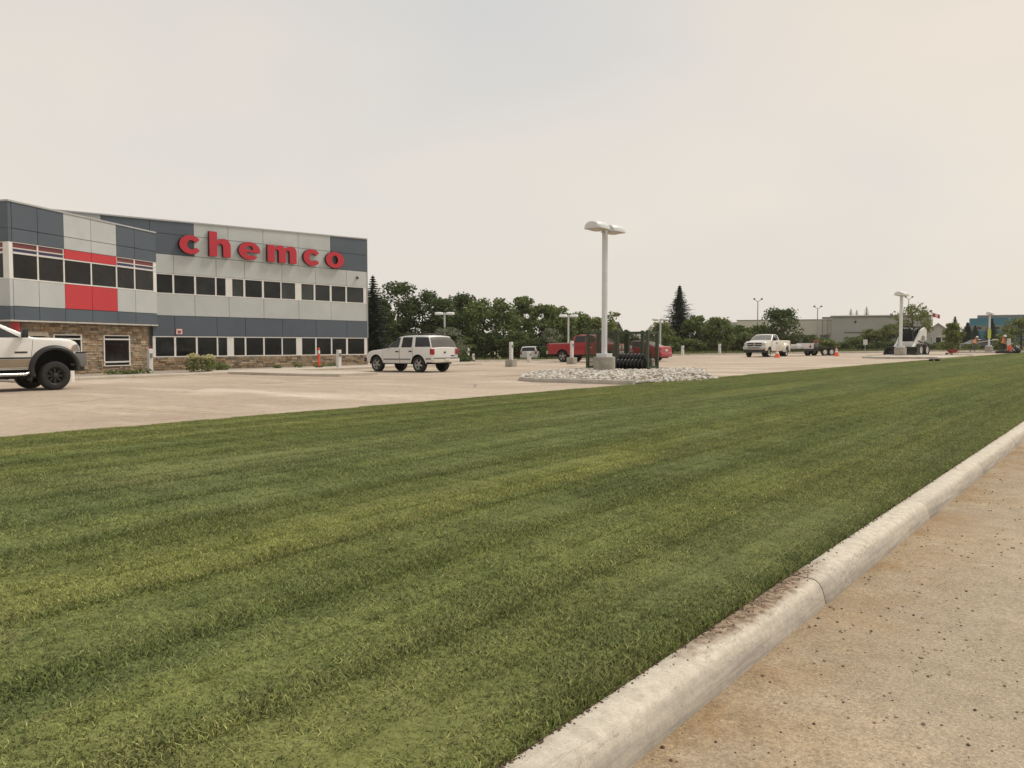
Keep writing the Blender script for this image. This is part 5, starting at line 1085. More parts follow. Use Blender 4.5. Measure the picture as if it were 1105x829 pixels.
    for sg in (-1, 1):
        mb = MB(); bm = bmesh.new(); bmesh.ops.create_icosphere(bm, subdivisions=1, radius=.012); mb.addbm(bm, Matrix.Translation(fc + sdv * sg * .034 + hd * .025 - f_ * .012)); mb.build('eye', M_BT, r)
        mb = MB(); bm = bmesh.new(); bmesh.ops.create_icosphere(bm, subdivisions=1, radius=.03); mb.addbm(bm, Matrix.Translation(jw.lerp(crn, .36) + sdv * sg * .098 - f_ * .005)); mb.build('ear', M_SKIN, r)
    mb = MB(); mb.tube([fc - hd * .055 - sdv * .022 - f_ * .008, fc - hd * .055 + sdv * .022 - f_ * .008], .006, 6); mb.build('mouth', M('lips', (.3, .12, .1), .6), r)
    return r
def pose(**k):
    J = dict(pelvis=((0, 0, .94), (.135, .115)), waist=((0, 0, 1.08), (.135, .105)), chest=((0, 0, 1.33), (.15, .115)), neck=((.0, 0, 1.50), .062), jaw=((.02, 0, 1.57), .075), crown=((.02, 0, 1.70), .088),
             hpl=((0, .10, .88), .092), hpr=((0, -.10, .88), .092), knl=((.02, .11, .49), .062), knr=((.02, -.11, .49), .062), anl=((-.02, .12, .09), .045), anr=((-.02, -.12, .09), .045), tol=((.16, .14, .035), .036), tor=((.16, -.14, .035), .036),
             shl=((0, .19, 1.41), .066), shr=((0, -.19, 1.41), .066), ell=((-.03, .26, 1.14), .046), elr=((-.03, -.26, 1.14), .046), wrl=((.08, .25, .90), .031), wrr=((.08, -.25, .90), .031), pal=((.11, .245, .83), .034), par=((.11, -.245, .83), .034))
    for n, p in k.items(): J[n] = (p, J[n][1])
    return J
# left worker: leaning into a stride, both hands on a long pale tool
X, Y = W(52.6, 92.0)
p1 = person('worker in orange vest and white hard hat, mid-stride with a long white tool', X, Y, TH + R(-8), pose(
    pelvis=(.06, 0, .92), waist=(.10, 0, 1.06), chest=(.2, 0, 1.29), neck=(.27, 0, 1.45), jaw=(.32, 0, 1.51), crown=(.34, 0, 1.64), hpl=(.05, .10, .86), hpr=(.05, -.10, .86),
    knl=(.18, .11, .48), anl=(.16, .12, .09), tol=(.33, .13, .035), knr=(-.12, -.11, .50), anr=(-.40, -.12, .14), tor=(-.26, -.13, .035),
    shl=(.2, .19, 1.37), shr=(.2, -.19, 1.37), ell=(.42, .24, 1.20), elr=(.36, -.26, 1.14), wrl=(.68, .12, 1.16), wrr=(.60, -.12, 1.08), pal=(.755, .09, 1.17), par=(.675, -.085, 1.09)), M_SHN, M_GREYT)
p1.scale = (1.06,) * 3
q = Matrix.Translation(p1.location) @ Matrix.Rotation(TH + R(-8), 4, 'Z')
o = thing('lute_rake', 'long pale tool held out by the striding worker', 'tool', q @ Vector((.72, 0, 1.15)), TH + R(-8))
mb = MB(); mb.tube([(-.45, -.09, -.12), (.1, .06, .03), (1.5, .22, .26)], .028, 8); mb.build('handle', M('white plastic pipe', (.7, .68, .62), .5), o); mb = MB(); mb.bbox(1.45, 1.95, .08, .4, .24, .32, .03); mb.build('head', MATS['white plastic pipe'], o)
# right worker: standing, head bowed, hands together on a tool
X, Y = W(48.9, 80.4)
p2 = person('worker in dark trousers and open orange vest, head bowed over a tool', X, Y, TH + R(-75), pose(chest=(.05, 0, 1.33), neck=(.10, 0, 1.49), jaw=(.16, 0, 1.54), crown=(.22, 0, 1.66), ell=(.05, .28, 1.12), elr=(.05, -.28, 1.12), wrl=(.28, .14, 1.02), wrr=(.28, -.14, .95), pal=(.34, .085, 1.0), par=(.34, -.085, .93)), M_SHIRT, M_JEAN); p2.scale = (1.06,) * 3
q = Matrix.Translation(p2.location) @ Matrix.Rotation(TH + R(-75), 4, 'Z')
sh = thing('shovel', 'long-handled shovel under the hands of the right worker', 'shovel', q @ Vector((.40, .0, 0)), TH + R(-75))
mb = MB(); mb.tube([(0, .0, 1.2), (.12, .05, .28)], .02, 8); mb.build('shaft', MATS['pale wood'], sh); mb = MB(); mb.hexa([(.06, -.08, .28), (.16, -.08, .28), (.16, .14, .28), (.06, .14, .28), (.10, -.05, 0), (.19, -.05, 0), (.19, .12, 0), (.10, .12, 0)]); mb.build('blade', M_RUST, sh)
X, Y = W(51.4, 82.3); zz = zg(X, Y)
mb = MB(); rg = random.Random(4); bm = bmesh.new(); bmesh.ops.create_icosphere(bm, subdivisions=3, radius=1)
for v_ in bm.verts:
    k = 1 + .16 * mnoise.noise(v_.co * 2.2) + .07 * mnoise.noise(v_.co * 6); v_.co = Vector((v_.co.x * .55 * k, v_.co.y * .5 * k, max(-.35, v_.co.z * .5 * k) + .35)); v_.co.z += .2 * max(0, 1 - (v_.co.x ** 2 + v_.co.y ** 2) * 14) if v_.co.z > .7 else 0
mb.addbm(bm); o = mb.build('refuse_sack', M('black sack', (.012, .012, .013), .35, .2, 9, bump=.5, bscale=14), smooth=True); o.location = (X, Y, zz); tag(o, 'black stuffed sack at the far right behind the right worker', 'sack'); o.scale = (.8, .8, .8)
X, Y = W(50.3, 81.6); r = thing('wheelbarrow', 'small orange handcart with pale handles beside the black sack', 'handcart', (X, Y, zg(X, Y)), TH + R(20))
mb = MB(); rows = [[(sx * w * .5, sy * d * .5, z) for sx, sy in ((-1, -1), (1, -1), (1, 1), (-1, 1))] for w, d, z in ((.3, .3, .15), (.34, .3, .62), (.22, .2, .85))]; mb.grid(rows, True); mb.face(rows[-1]); mb.face(rows[0][::-1]); mb.build('hopper', MATS['orange plastic'], r)
mb = MB(); mb.tube([(.2, 0, .6), (.75, 0, .25)], .04, 8); mb.tube([(-.1, 0, .7), (-.35, 0, 1.0)], .02, 8); mb.build('handle', M_WHT, r); mb = MB(); mb.lathe([(.09, -.05), (.17, -.05), (.17, .05), (.09, .05)], 16, Matrix.Translation((-.1, 0, .17)) @ Matrix.Rotation(pi / 2, 4, 'X')); mb.build('wheel', M_TYRE, r)
X, Y = W(50.0, 81.9); zz = zg(X, Y); mb = MB(); bm = bmesh.new(); bmesh.ops.create_icosphere(bm, subdivisions=3, radius=1)
for v_ in bm.verts: k = 1 + .2 * mnoise.noise(v_.co * 3); v_.co = Vector((v_.co.x * .8 * k, v_.co.y * .35 * k, max(-.1, v_.co.z * .25 * k) + .1))
mb.addbm(bm); o = mb.build('soil_heap', MATS['black sack'], smooth=True); o.location = (X, Y, zz); tag(o, 'low black bundle on the ground between right worker and handcart', 'bundle')
for k, (dx, lab) in enumerate(((-.22, 'left of two small black clods lying on the far lawn'), (.22, 'right of two small black clods lying on the far lawn'))):
    X, Y = W(26.6 + dx * 1.1, 50.8 + dx * .5); mb = MB(); bm = bmesh.new(); bmesh.ops.create_icosphere(bm, subdivisions=2, radius=1)
    for v_ in bm.verts: q_ = 1 + .4 * mnoise.noise(v_.co * 2 + Vector((k * 7, 0, 0))); v_.co = Vector((v_.co.x * .16 * q_, v_.co.y * .11 * q_, v_.co.z * .08 * q_))
    mb.addbm(bm); o = mb.build('soil_clod', M('black clod', (.015, .014, .013), .9, .2, 9)); o.location = (X, Y, zl(X, Y) + .09); tag(o, lab, 'clod', 'black clods on the lawn')

# ------------------------------------------------------------------ small signs, flood poles, flag
def post_sign(label, xc, yc, ztop, w, h, rz):
    X, Y = W(xc, yc); z = zg(X, Y); r = thing('small_sign', label, 'sign', (X, Y, z), rz)
    mb = MB(); mb.tube([(0, 0, -.1), (0, 0, ztop - z)], .035, 8); mb.build('post', M_ALU, r); mb = MB(); mb.bbox(-w / 2, w / 2, -.05, -.03, ztop - z - h, ztop - z, .008); mb.build('panel', M('sign white', (.6, .61, .57), .5), r)
post_sign('small blank white sign on a thin post, before the grey shed', 42.0, 96, 1.85, .5, .62, TH)
post_sign('small blank white sign by the right edge, behind the right worker', 56.0, 91, 1.95, .45, .8, TH)
M_GALV = M('galvanised steel', (.33, .33, .32), .5, .1, 3)
def flood(label, xc, yc, ztop):
    X, Y = W(xc, yc); z = zg(X, Y); h = ztop - z; r = thing('flood_lamp', label, 'lamp post', (X, Y, z), TH, 'tall floodlight poles behind the lot')
    mb = MB(); mb.tube([(0, 0, -.1), (0, 0, h - .4)], [.12, .07], 8); mb.build('pole', M_GALV, r)
    mb = MB(); mb.tube([(-.6, 0, h - .1), (0, 0, h - .45), (.6, 0, h - .1)], .05, 6); mb.build('crossarm', M_GALV, r)
    for sd in (-1, 1): mb = MB(); mb.bbox(sd * .6 - .13, sd * .6 + .13, -.2, .05, h - .15, h + .08, .03); mb.build('flood_head', M_BT, r)
flood('twin floodlight pole above the white dual-wheel pickup', 39.5, 130, 8.6); flood('twin floodlight pole at the left end of the grey shed', 52.9, 140, 7.9); flood('twin floodlight pole rising behind the skid loader', 70.1, 143, 9.7)
X, Y = W(77.5, 149); z = zg(X, Y); r = thing('flag_pole', 'flag of red bars and white centre flying over the grey shed', 'flag', (X, Y, z), TH)
mb = MB(); mb.tube([(0, 0, 0), (0, 0, 6.7)], .06, 8); mb.build('pole', M_GALV, r)
mb = MB(); rows = []
for j in range(5): rows.append([(.05 + 1.25 * i / 12, .12 * sin(i * .9 + j * .3), 6.6 - .75 * j / 4 - .35 * (i / 12) ** 1.3) for i in range(13)])
mb.grid(rows); mb.m = [0 if (k % 12 < 4 or k % 12 >= 9) else 1 for k in range(len(mb.f))]; mb.build('flag_cloth', [M('flag red', (.5, .03, .05), .8), M('flag white', (.7, .68, .66), .8)], r, smooth=True)
# ------------------------------------------------------------------ buildings behind the lot
def far_frame(xc, yc, rz=0):
    X, Y = W(xc, yc); return X, Y, zg(X, Y), TH + rz
M_SHED = M('grey metal siding', (.38, .37, .355), .6, .06, .4); M_SHL = M('beige tilt-up wall', (.58, .55, .49), .8, .06, .3); M_ROOF = M('shed roof', (.17, .16, .15), .6, .1, 1); M_TEAL = M('teal cladding', (.035, .17, .25), .5, .08, .3); M_GRB = M('grey band', (.2, .2, .2), .7); M_DOCK = M('dock door grey', (.14, .14, .145), .6)
X, Y, z, a = far_frame(55.4, 140, -R(21.6))
s = thing('metal_shed', 'long grey ribbed metal shed with dark eave trim behind the shrubs', 'shed', (X, Y, z), a)
L_, D_, H_ = 15.4, 16, 6.15 - z
mb = MB(); mb.box(0, L_, 0, D_, -.5, H_ - .15); mb.prism([(0, H_ - .15), (D_, H_ - .15), (D_ / 2, H_ + .2)], 0, L_, Matrix(((0, 0, 1, 0), (1, 0, 0, 0), (0, 1, 0, 0), (0, 0, 0, 1)))); mb.build('wall', M_SHED, s, merge=True)
for k in range(30): mb = MB(); x = .25 + k * .505; mb.box(x, x + .06, -.045, -.002, -.4, H_ - .2); mb.build('siding_rib', M_SHED, s)
mb = MB(); mb.hexa([(-.25, -.25, H_ - .16), (L_ + .2, -.25, H_ - .16), (L_ + .2, D_ / 2, H_ + .25), (-.25, D_ / 2, H_ + .25), (-.25, -.25, H_), (L_ + .2, -.25, H_), (L_ + .2, D_ / 2, H_ + .4), (-.25, D_ / 2, H_ + .4)]); mb.build('roof', M_ROOF, s)
for zz in (1.05, 1.95, 2.85):
    mb = MB(); mb.box(2.0, 13.2, -.09, -.05, zz, zz + .16); mb.build('wall_rail', M('dark rail', (.1, .1, .1), .6), s)
mb = MB(); mb.box(14.0, 14.9, -.08, -.05, -.3, 2.6); mb.build('door', M('pale door', (.4, .4, .39), .6), s)
for x in (3.6, 14.6): mb = MB(); mb.bbox(x, x + .3, -.2, -.05, 5.0 - z, 5.3 - z, .03); mb.build('wall_lamp', M_BT, s)
mb = MB(); mb.box(-1.6, -.02, .5, 3, H_ - .35, H_ - .1); mb.build('canopy', M_ROOF, s)
mb = MB(); mb.tube([(-.7, -.3, 0), (-.7, -.3, H_ - .3)], .05, 6); mb.tube([(-1.5, -.1, 0), (-1.5, -.1, H_ - .6)], .07, 6); mb.tube([(-1.5, -.1, 2.4), (-.1, -.1, 2.9)], .05, 6); mb.build('vent_pipe', M_ROOF, s)
X, Y, z, a = far_frame(42.3, 152, -R(18))
s = thing('warehouse', 'long beige flat-roofed warehouse with two grey dock doors behind the leafy tree', 'warehouse', (X, Y, z), a)
h = 5.75 - z; mb = MB(); mb.box(0, 17.5, 0, 20, -.5, h); mb.build('wall', M_SHL, s); mb = MB(); mb.box(-.1, 17.6, -.1, 20, h + .004, h + .12); mb.build('coping', M_ROOF, s)
for x0, x1 in ((11.2, 13.9), (14.7, 16.2)): mb = MB(); mb.box(x0, x1, -.08, -.01, -.4, 2.7); mb.build('dock_door', M_DOCK, s); mb = MB(); mb.box(x0 - .15, x1 + .15, -.12, -.02, 2.71, 2.95); mb.build('door_header', M_SHL, s)
for x in (3.7, 4.8, 1.3): mb = MB(); mb.bbox(x, x + .35, -.2, -.02, 3.6, 3.95, .03); mb.build('wall_lamp', M_BT, s)
X, Y, z, a = far_frame(40.0, 158, -R(15))
s = thing('white_shed', 'pale blue-white corrugated shed peeping left of the warehouse', 'shed', (X, Y, z), a)
mb = MB(); mb.box(0, 8, 0, 10, -.4, 5.6 - z); mb.build('wall', M('pale blue siding', (.42, .45, .46), .6), s)
for k in range(7): mb = MB(); mb.box(0, 8, -.05, -.005, .4 + k * .75, .5 + k * .75); mb.build('siding_rib', M_SHL, s)
X, Y, z, a = far_frame(107.5, 190, -R(30))
s = thing('teal_building', 'teal and grey two-storey commercial block at the far right', 'building', (X, Y, z), a)
h = 7.4 - z; mb = MB(); mb.box(0, 24, 0, 20, -.5, h); mb.build('wall', M_TEAL, s); mb = MB(); mb.box(0, 24.02, -.06, -.005, h * .58, h * .76); mb.build('grey_band', M_GRB, s); mb = MB(); mb.box(1.6, 24, 1.5, 19, h + .004, h + .75); mb.build('penthouse', M_GRB, s); mb = MB(); mb.box(0, 24, -.06, -.005, -.4, .9); mb.build('plinth', M_DOCK, s)
for x in (1.6, 5.2, 8.2): mb = MB(); mb.box(x, x + .9, -.1, -.062, h * .63, h * .70); mb.build('window', M_GLS, s)
mb = MB(); mb.box(10.3, 16, -.14, -.065, 0, h - .02); mb.build('stair_tower', M_GRB, s)
def house(label, xc, yc, wdt, dep, eave, ridge, wm, rm, rz=0, wins=()):
    X, Y, z, a = far_frame(xc, yc, rz); s = thing('house', label, 'house', (X, Y, z), a)
    e, rdg = eave - z, ridge - z
    mb = MB(); mb.box(-wdt / 2, wdt / 2, 0, dep, -.4, e); mb.face([(-wdt / 2, 0, e), (wdt / 2, 0, e), (0, 0, rdg)]); mb.face([(-wdt / 2, dep, e), (0, dep, rdg), (wdt / 2, dep, e)]); mb.build('wall', wm, s)
    mb = MB()
    for sd in (-1, 1):
        x0 = sd * (wdt / 2 + .4); ze = e - .4 * (rdg - e) / (wdt / 2)
        mb.hexa([(x0, -.4, ze), (0, -.4, rdg), (0, dep + .4, rdg), (x0, dep + .4, ze), (x0, -.4, ze + .18), (0, -.4, rdg + .18), (0, dep + .4, rdg + .18), (x0, dep + .4, ze + .18)])
    mb.build('roof', rm, s)
    for (x, zz, w, hh) in wins:
        f = MB(); f.box(x - w / 2 - .1, x + w / 2 + .1, -.06, -.005, zz - .1, zz + hh + .1); fo = f.build('window', M_WHT, s); g = MB(); g.box(x - w / 2, x + w / 2, -.1, -.062, zz, zz + hh); g.build('pane', M_GLS, fo)
    return s
house('white gable-roofed house right of the grey shed', 77.0, 146, 5.2, 8, 3.0, 5.0, M('white siding', (.55, .54, .51), .7), M('grey shingle', (.36, .35, .33), .8), rz=-R(27), wins=((-1.4, 1.0, .8, 1.1), (0.1, 1.0, .8, 1.1), (1.5, .9, .8, 1.2)))
house('brown house roof showing above the shrubs behind the cages', 15.2, 118, 6, 9, 3.2, 4.4, M('tan siding', (.33, .28, .22), .8), M('dark shingle', (.13, .125, .125), .9), R(70), ((0, 1.2, 1, 1),))
house('slate-roofed house behind the white gabled house', 86.0, 175, 12, 9, 5.0, 6.3, M('blue grey siding', (.17, .19, .21), .7), MATS['dark shingle'], R(90), ((2, 2, 1, 1.2),))
X, Y, z, a = far_frame(66.0, 126); s = thing('blue_container', 'low dark blue container below the white house', 'container', (X, Y, z), a)
mb = MB(); mb.box(-.6, 3.0, 0, 2.4, 0, 1.35 - z); mb.build('box', M('container blue', (.025, .06, .16), .6), s)
for k in range(11): mb = MB(); mb.box(-.55 + k * .32, -.42 + k * .32, -.05, -.003, .06, 1.25 - z); mb.build('corrugation', MATS['container blue'], s)
X, Y, z, a = far_frame(72, 132)
f = thing('pale_fence', 'low pale board fence in front of the teal building', 'fence', (X, Y, z), a)
for k in range(16): mb = MB(); mb.box(k * .72, k * .72 + .66, 0, .04, 0, 1.05); mb.build('board', M('pale board', (.45, .43, .39), .8), f)
v = Veh('parked_car', 'dark grey car passing behind the far lamp post', 'car', *W(67.5, 114), TH + R(5), dict(prof=[(-3.7, .6), (-3.66, 1.0), (-3.2, 1.1), (-2.5, 1.5), (-1.6, 1.58), (-1.0, 1.5), (-.25, 1.08), (.6, .95), (.9, .6)], belt=[(-3.7, 1.0), (.9, .7)], hw=.92, roofhw=.66, sill=.3, axles=[0, -2.8], tr=.35, arch=.41))
v.body(paint('dark grey paint', (.035, .037, .042))); v.side('side_window', M_CGD, [(-2.6, 1.1), (-.5, 1.08), (-1.05, 1.46), (-2.4, 1.44)], .008); v.topp('windscreen', M_CG, -.98, -.3); v.topp('rear_window', M_CGD, -3.1, -2.55); v.wheels(M_ALU, .22, .64, 'dish', track=1.8)

# ------------------------------------------------------------------ trees and shrubs
def leafmat(name, c1, c2):
    m, t, b, N, L = nodes(name, .65, .3); a = N('ShaderNodeVertexColor', layer_name='tint'); c = mix(N, L, a.outputs[0], c1, c2); L(c, b.inputs['Base Color'])
    tr_ = N('ShaderNodeBsdfTranslucent'); L(c, tr_.inputs[0]); ms = N('ShaderNodeMixShader'); ms.inputs[0].default_value = .25; L(b.outputs[0], ms.inputs[1]); L(tr_.outputs[0], ms.inputs[2]); L(ms.outputs[0], t.nodes['Material Output'].inputs[0]); return m
LM = [leafmat('poplar leaves', (.03, .048, .016), (.125, .17, .05)), leafmat('willow leaves', (.075, .105, .032), (.21, .26, .078)), leafmat('pale shrub leaves', (.10, .125, .04), (.26, .29, .10))]
M_NEEDLE = leafmat('spruce needles', (.010, .020, .012), (.03, .05, .026)); M_BARK = M('bark', (.085, .07, .055), .95, .3, 6); LM.append(leafmat('silver shrub leaves', (.12, .14, .09), (.27, .28, .2)))
def leaves(mb, c, r, n, s, rg):
    for _ in range(n):
        d = Vector((rg.gauss(0, 1), rg.gauss(0, 1), rg.gauss(0, 1))).normalized() * (rg.random() ** .45)
        p = c + Vector((d.x * r[0], d.y * r[1], d.z * r[2])); q = rg.uniform(.6, 1.35) * s
        a = Vector((rg.gauss(0, 1), rg.gauss(0, 1), rg.gauss(0, .7))).normalized(); b = a.cross(Vector((rg.gauss(0, 1), rg.gauss(0, 1), rg.gauss(0, 1)))).normalized(); t = rg.random(); mb.cc = (t, t, t)
        mb.face([p - a * q, p - b * q * .55, p + a * q, p + b * q * .55])
def tree(label, xc, yc, ztop, w, kind, seed, name='broadleaf_tree', cat='tree', group='trees along the back of the lot', low=.12, dens=1.0, ls=.16, zb=None):
    rg = random.Random(seed); X, Y = W(xc, yc); z = zg(X, Y); H_ = ztop - z + .05; r = thing(name, label, cat, (X, Y, z), rg.random() * 6, group)
    tr_h = H_ * low; mb = MB(); lean = Vector((rg.uniform(-.05, .05) * H_, rg.uniform(-.05, .05) * H_, 0)); top = lean + Vector((0, 0, H_ * .8)); br = .018 * H_ + .03
    mb.tube([(0, 0, -.15), lean * .3 + Vector((0, 0, H_ * .35)), top], [br * 1.3, br, br * .2], 8)
    ends = []
    nb = 7 if low > .05 else 4
    for k in range(nb):
        h = H_ * rg.uniform(.2, .7); an = k * 2.4 + rg.random(); L_ = w * rg.uniform(.28, .46); s0 = lean * (h / H_) + Vector((0, 0, h)); e = s0 + Vector((cos(an) * L_, sin(an) * L_, rg.uniform(.15, .5) * L_)); mid = s0.lerp(e, .5) + Vector((0, 0, -.05 * L_)); mb.tube([s0, mid, e], [br * .5, br * .35, br * .12], 5); ends.append(e)
    mb.build('trunk', M_BARK, r, smooth=True)
    mb = MB(); nc = int(40 * dens) + 6
    for k in range(nc):
        t = rg.random() ** .8; zz = H_ * (low + (1 - low) * t); prof = math.sin(pi * min(1, .12 + .80 * t)) ** .7; an = rg.random() * 6.283; rr = w * .5 * prof * rg.random() ** .5
        c = Vector((cos(an) * rr, sin(an) * rr, min(zz, H_ - .25))) + lean * t; q = w * rg.uniform(.10, .19); leaves(mb, c, (q * 1.2, q * 1.2, q * .85), int(70 * (.6 + .4 * dens)), ls, rg)
    for e in ends: q = w * .15; leaves(mb, e, (q, q, q * .8), 45, ls, rg)
    mb.build('crown', LM[kind], r, attr='tint'); return r
def spruce(label, xc, yc, ztop, w, seed, group='dark spruces', dens=1):
    rg = random.Random(seed); X, Y = W(xc, yc); z = zg(X, Y); H_ = ztop - z; r = thing('spruce_tree', label, 'tree', (X, Y, z), 0, group)
    mb = MB(); mb.tube([(0, 0, -.1), (0, 0, H_ * .97)], [.02 * H_ + .04, .01], 8); mb.build('trunk', M_BARK, r, smooth=True)
    mb = MB(); n = int(34 * dens) + 4
    for k in range(n):
        f = k / n; zz = H_ * (.06 + .93 * f); L_ = min(.56 * (1 - f) * H_, w * .72 * (.7 + .3 * (1 - f))) * rg.uniform(.8, 1.12) + .06; nb = 11 if f < .8 else 7
        for j in range(nb):
            an = j * 6.283 / nb + k * .7 + rg.uniform(-.2, .2); l = L_ * rg.uniform(.72, 1.12); d = Vector((cos(an), sin(an), 0)); sdv = Vector((-sin(an), cos(an), 0))
            for i in range(7):
                q = (i + .6) / 7; p = d * l * q + Vector((0, 0, zz - .22 * l * q + .16 * l * q * q)); s = (.10 + .16 * (1 - q)) * (.5 + w * .22) * (1 - .5 * f)
                for _ in range(4):
                    t = rg.random(); mb.cc = (t, t, t); o_ = Vector((rg.uniform(-1, 1), rg.uniform(-1, 1), rg.uniform(-1, .6))) * s * .6
                    mb.face([p + o_ - sdv * s * rg.uniform(.5, 1), p + o_ + d * s * rg.uniform(.6, 1.2) - Vector((0, 0, s * rg.uniform(0, .5))), p + o_ + sdv * s * rg.uniform(.5, 1), p + o_ - d * s * .3 + Vector((0, 0, s * .35))])
    mb.cc = (.6,) * 3; mb.tube([(0, 0, H_ * .95), (0, 0, H_)], [.05, .01], 5); mb.build('crown', M_NEEDLE, r, attr='tint'); return r
TL = [(-11.8, 84, 7.4, 4.8, 0, 'tallest dark green broadleaf tree, right of the office corner'), (-12.9, 80, 5.6, 3.4, 0, 'dark green tree tucked against the office corner'), (-9.6, 86, 6.7, 4.6, 0, 'rounded dark green tree above the white SUV hood'), (-7.2, 84, 5.8, 4.4, 0, 'dark green tree left of the small lamp post, above the white SUV'), (-5.7, 90, 6.6, 4.8, 0, 'dark green tree behind the small lamp post over the white SUV'),
      (-3.1, 84, 5.9, 4.4, 1, 'mid green tree just right of the small lamp post'), (-.7, 84, 5.8, 4.2, 1, 'mid green tree above the lone heater post on a block'), (1.4, 88, 6.3, 3.5, 1, 'feathery taller mid green tree above the silver hatchback'), (3.1, 84, 5.2, 3.8, 1, 'mid green tree right of the silver hatchback'), (5.1, 86, 5.1, 3.5, 1, 'mid green tree above the red pickup bed'), (7.2, 90, 4.6, 3.8, 1, 'mid green tree behind the red pickup cab'),
      (9.3, 92, 4.2, 3.8, 2, 'pale green bushy tree left of the big lamp pole'), (11.6, 92, 4.9, 3.2, 2, 'thin-crowned pale tree just right of the big lamp pole'), (18.0, 98, 3.7, 3.8, 2, 'pale bushy tree left of the tall spruce foot'), (22.5, 98, 4.6, 3.4, 1, 'mid green tree right beside the tall spruce'), (24.6, 96, 4.2, 3.8, 1, 'wide mid green tree left of the white dual-wheel pickup'), (27.9, 100, 3.5, 3.0, 1, 'low mid green tree touching the white dual-wheel pickup grille side'),
      (33.3, 100, 5.4, 5.2, 0, 'spreading leafy tree standing before the beige warehouse'), (33.2, 108, 3.7, 3.0, 2, 'yellowish small tree behind the white pickup cab'), (51.5, 104, 6.6, 4.6, 2, 'airy yellow green tree rising behind the skid loader'), (52.5, 112, 3.8, 3.6, 2, 'small pale tree left of the skid loader cab'), (49.4, 112, 3.3, 3.1, 2, 'small pale tree before the middle of the grey shed'), (65.6, 104, 4.5, 4.1, 2, 'pale leafy tree cut by the right edge'), (62.3, 102, 2.6, 2.2, 2, 'low pale shrub tree left of the right worker')]
for i, (x, y, zt, w, k, lab) in enumerate(TL): tree(lab, x, y, zt, w, k, 100 + i, dens=(.3 if i == 12 else .6 if i == 19 else (.7 if k == 2 else 1.25)), low=.10 if k < 2 else .16)
rg = random.Random(77)
SB = []
for i in range(15): SB.append((-13.5 + i * 1.45 + rg.uniform(-.4, .4), 79.5 + rg.uniform(0, 3), rg.uniform(1.1, 2.6), rg.uniform(2.2, 3.2), rg.choice((0, 0, 1))))
for i in range(14): SB.append((8.2 + i * 1.5 + rg.uniform(-.4, .4), 90 + i * .5 + rg.uniform(0, 2), rg.uniform(1.7, 2.6), rg.uniform(2.0, 3.0), rg.choice((0, 1, 1, 2))))
for i in range(6): SB.append((29.5 + i * 1.6 + rg.uniform(-.4, .4), 100 + rg.uniform(0, 5), rg.uniform(1.5, 2.4), rg.uniform(2, 2.8), rg.choice((0, 1))))
for i in range(10): SB.append((39.5 + i * 1.7 + rg.uniform(-.4, .4), 106 + rg.uniform(0, 5), rg.uniform(1.3, 2.2), rg.uniform(2, 3), rg.choice((1, 2, 0))))
for i in range(4): SB.append((57 + i * 3.2 + rg.uniform(-.4, .4), 108 + rg.uniform(0, 4), rg.uniform(1.0, 1.7), rg.uniform(1.8, 2.6), rg.choice((1, 2))))
KN = lambda i: ('dark green ', 'mid green ', 'pale green ')[SB[i][4]]
ZONE = lambda i: KN(i) + ('shrub in the thicket between the office and the red pickup' if i < 15 else 'shrub in the low hedge between the cages and the white dual-wheel pickup' if i < 29 else 'shrub behind the trailer before the beige warehouse' if i < 35 else 'shrub along the foot of the grey shed' if i < 45 else 'shrub on the far verge below the teal building')
GRP = ('thicket shrubs', 'hedge shrubs', 'warehouse shrubs', 'shed shrubs', 'far verge shrubs')
for i, (x, y, zt, w, k) in enumerate(SB): tree(ZONE(i), x, y, zt, w, k, 300 + i, 'shrub', 'shrub', GRP[0 if i < 15 else 1 if i < 29 else 2 if i < 35 else 3 if i < 45 else 4], low=.0, dens=.75, ls=.14)
tree('silvery pale shrub behind the tail of the white SUV', -5.6, 72, 2.6, 3.4, 3, 500, 'shrub', 'shrub', None, low=.0, dens=.8, ls=.1)
tree('whitish flowering shrub behind the red pickup tail', 4.0, 80.5, 2.9, 2.6, 3, 501, 'shrub', 'shrub', None, low=.05, dens=.45, ls=.09)
for i, (x, y, zt, w, lab) in enumerate(((-12.7, 74, 7.7, 2.6, 'dark spruce right against the office corner'), (-13.8, 76, 7.1, 2.4, 'dark spruce half hidden by the office corner'), (-8.6, 112, 8.3, 1.9, 'left of three far spruce tops over the trees'), (-7.4, 112, 8.7, 1.8, 'middle of three far spruce tops over the trees'), (-6.2, 112, 8.3, 1.7, 'right of three far spruce tops over the trees'), (20.7, 100, 8.7, 4.1, 'tall dark cone-shaped spruce standing alone over the hedge'),
                                        (82.2, 150, 6.6, 2.0, 'spruce tip poking over the young tree'), (87.4, 155, 5.6, 4.4, 'wide dark spruce left of the teal building'), (98.0, 165, 6.7, 3.2, 'slim dark spruce before the teal building'), (94.6, 165, 5.2, 3.6, 'low dark spruce at the left end of the teal building'), (79.6, 190, 9.8, 1.3, 'left of the spruce tips over the shed roof'), (83.3, 190, 10.3, 1.5, 'tallest of the spruce tips over the shed roof'), (81.0, 190, 9.5, 1.2, 'short spruce tip in the middle over the shed roof'))):
    spruce(lab, x, y, zt, w, 700 + i)
# young tree in the barrow's line, and its reddish neighbour
tree('young bright green tree standing behind the red wheelbarrow', 41.4, 76, 3.25, 1.9, 2, 811, 'young_tree', 'tree', None, low=.12, dens=1.0, ls=.1)
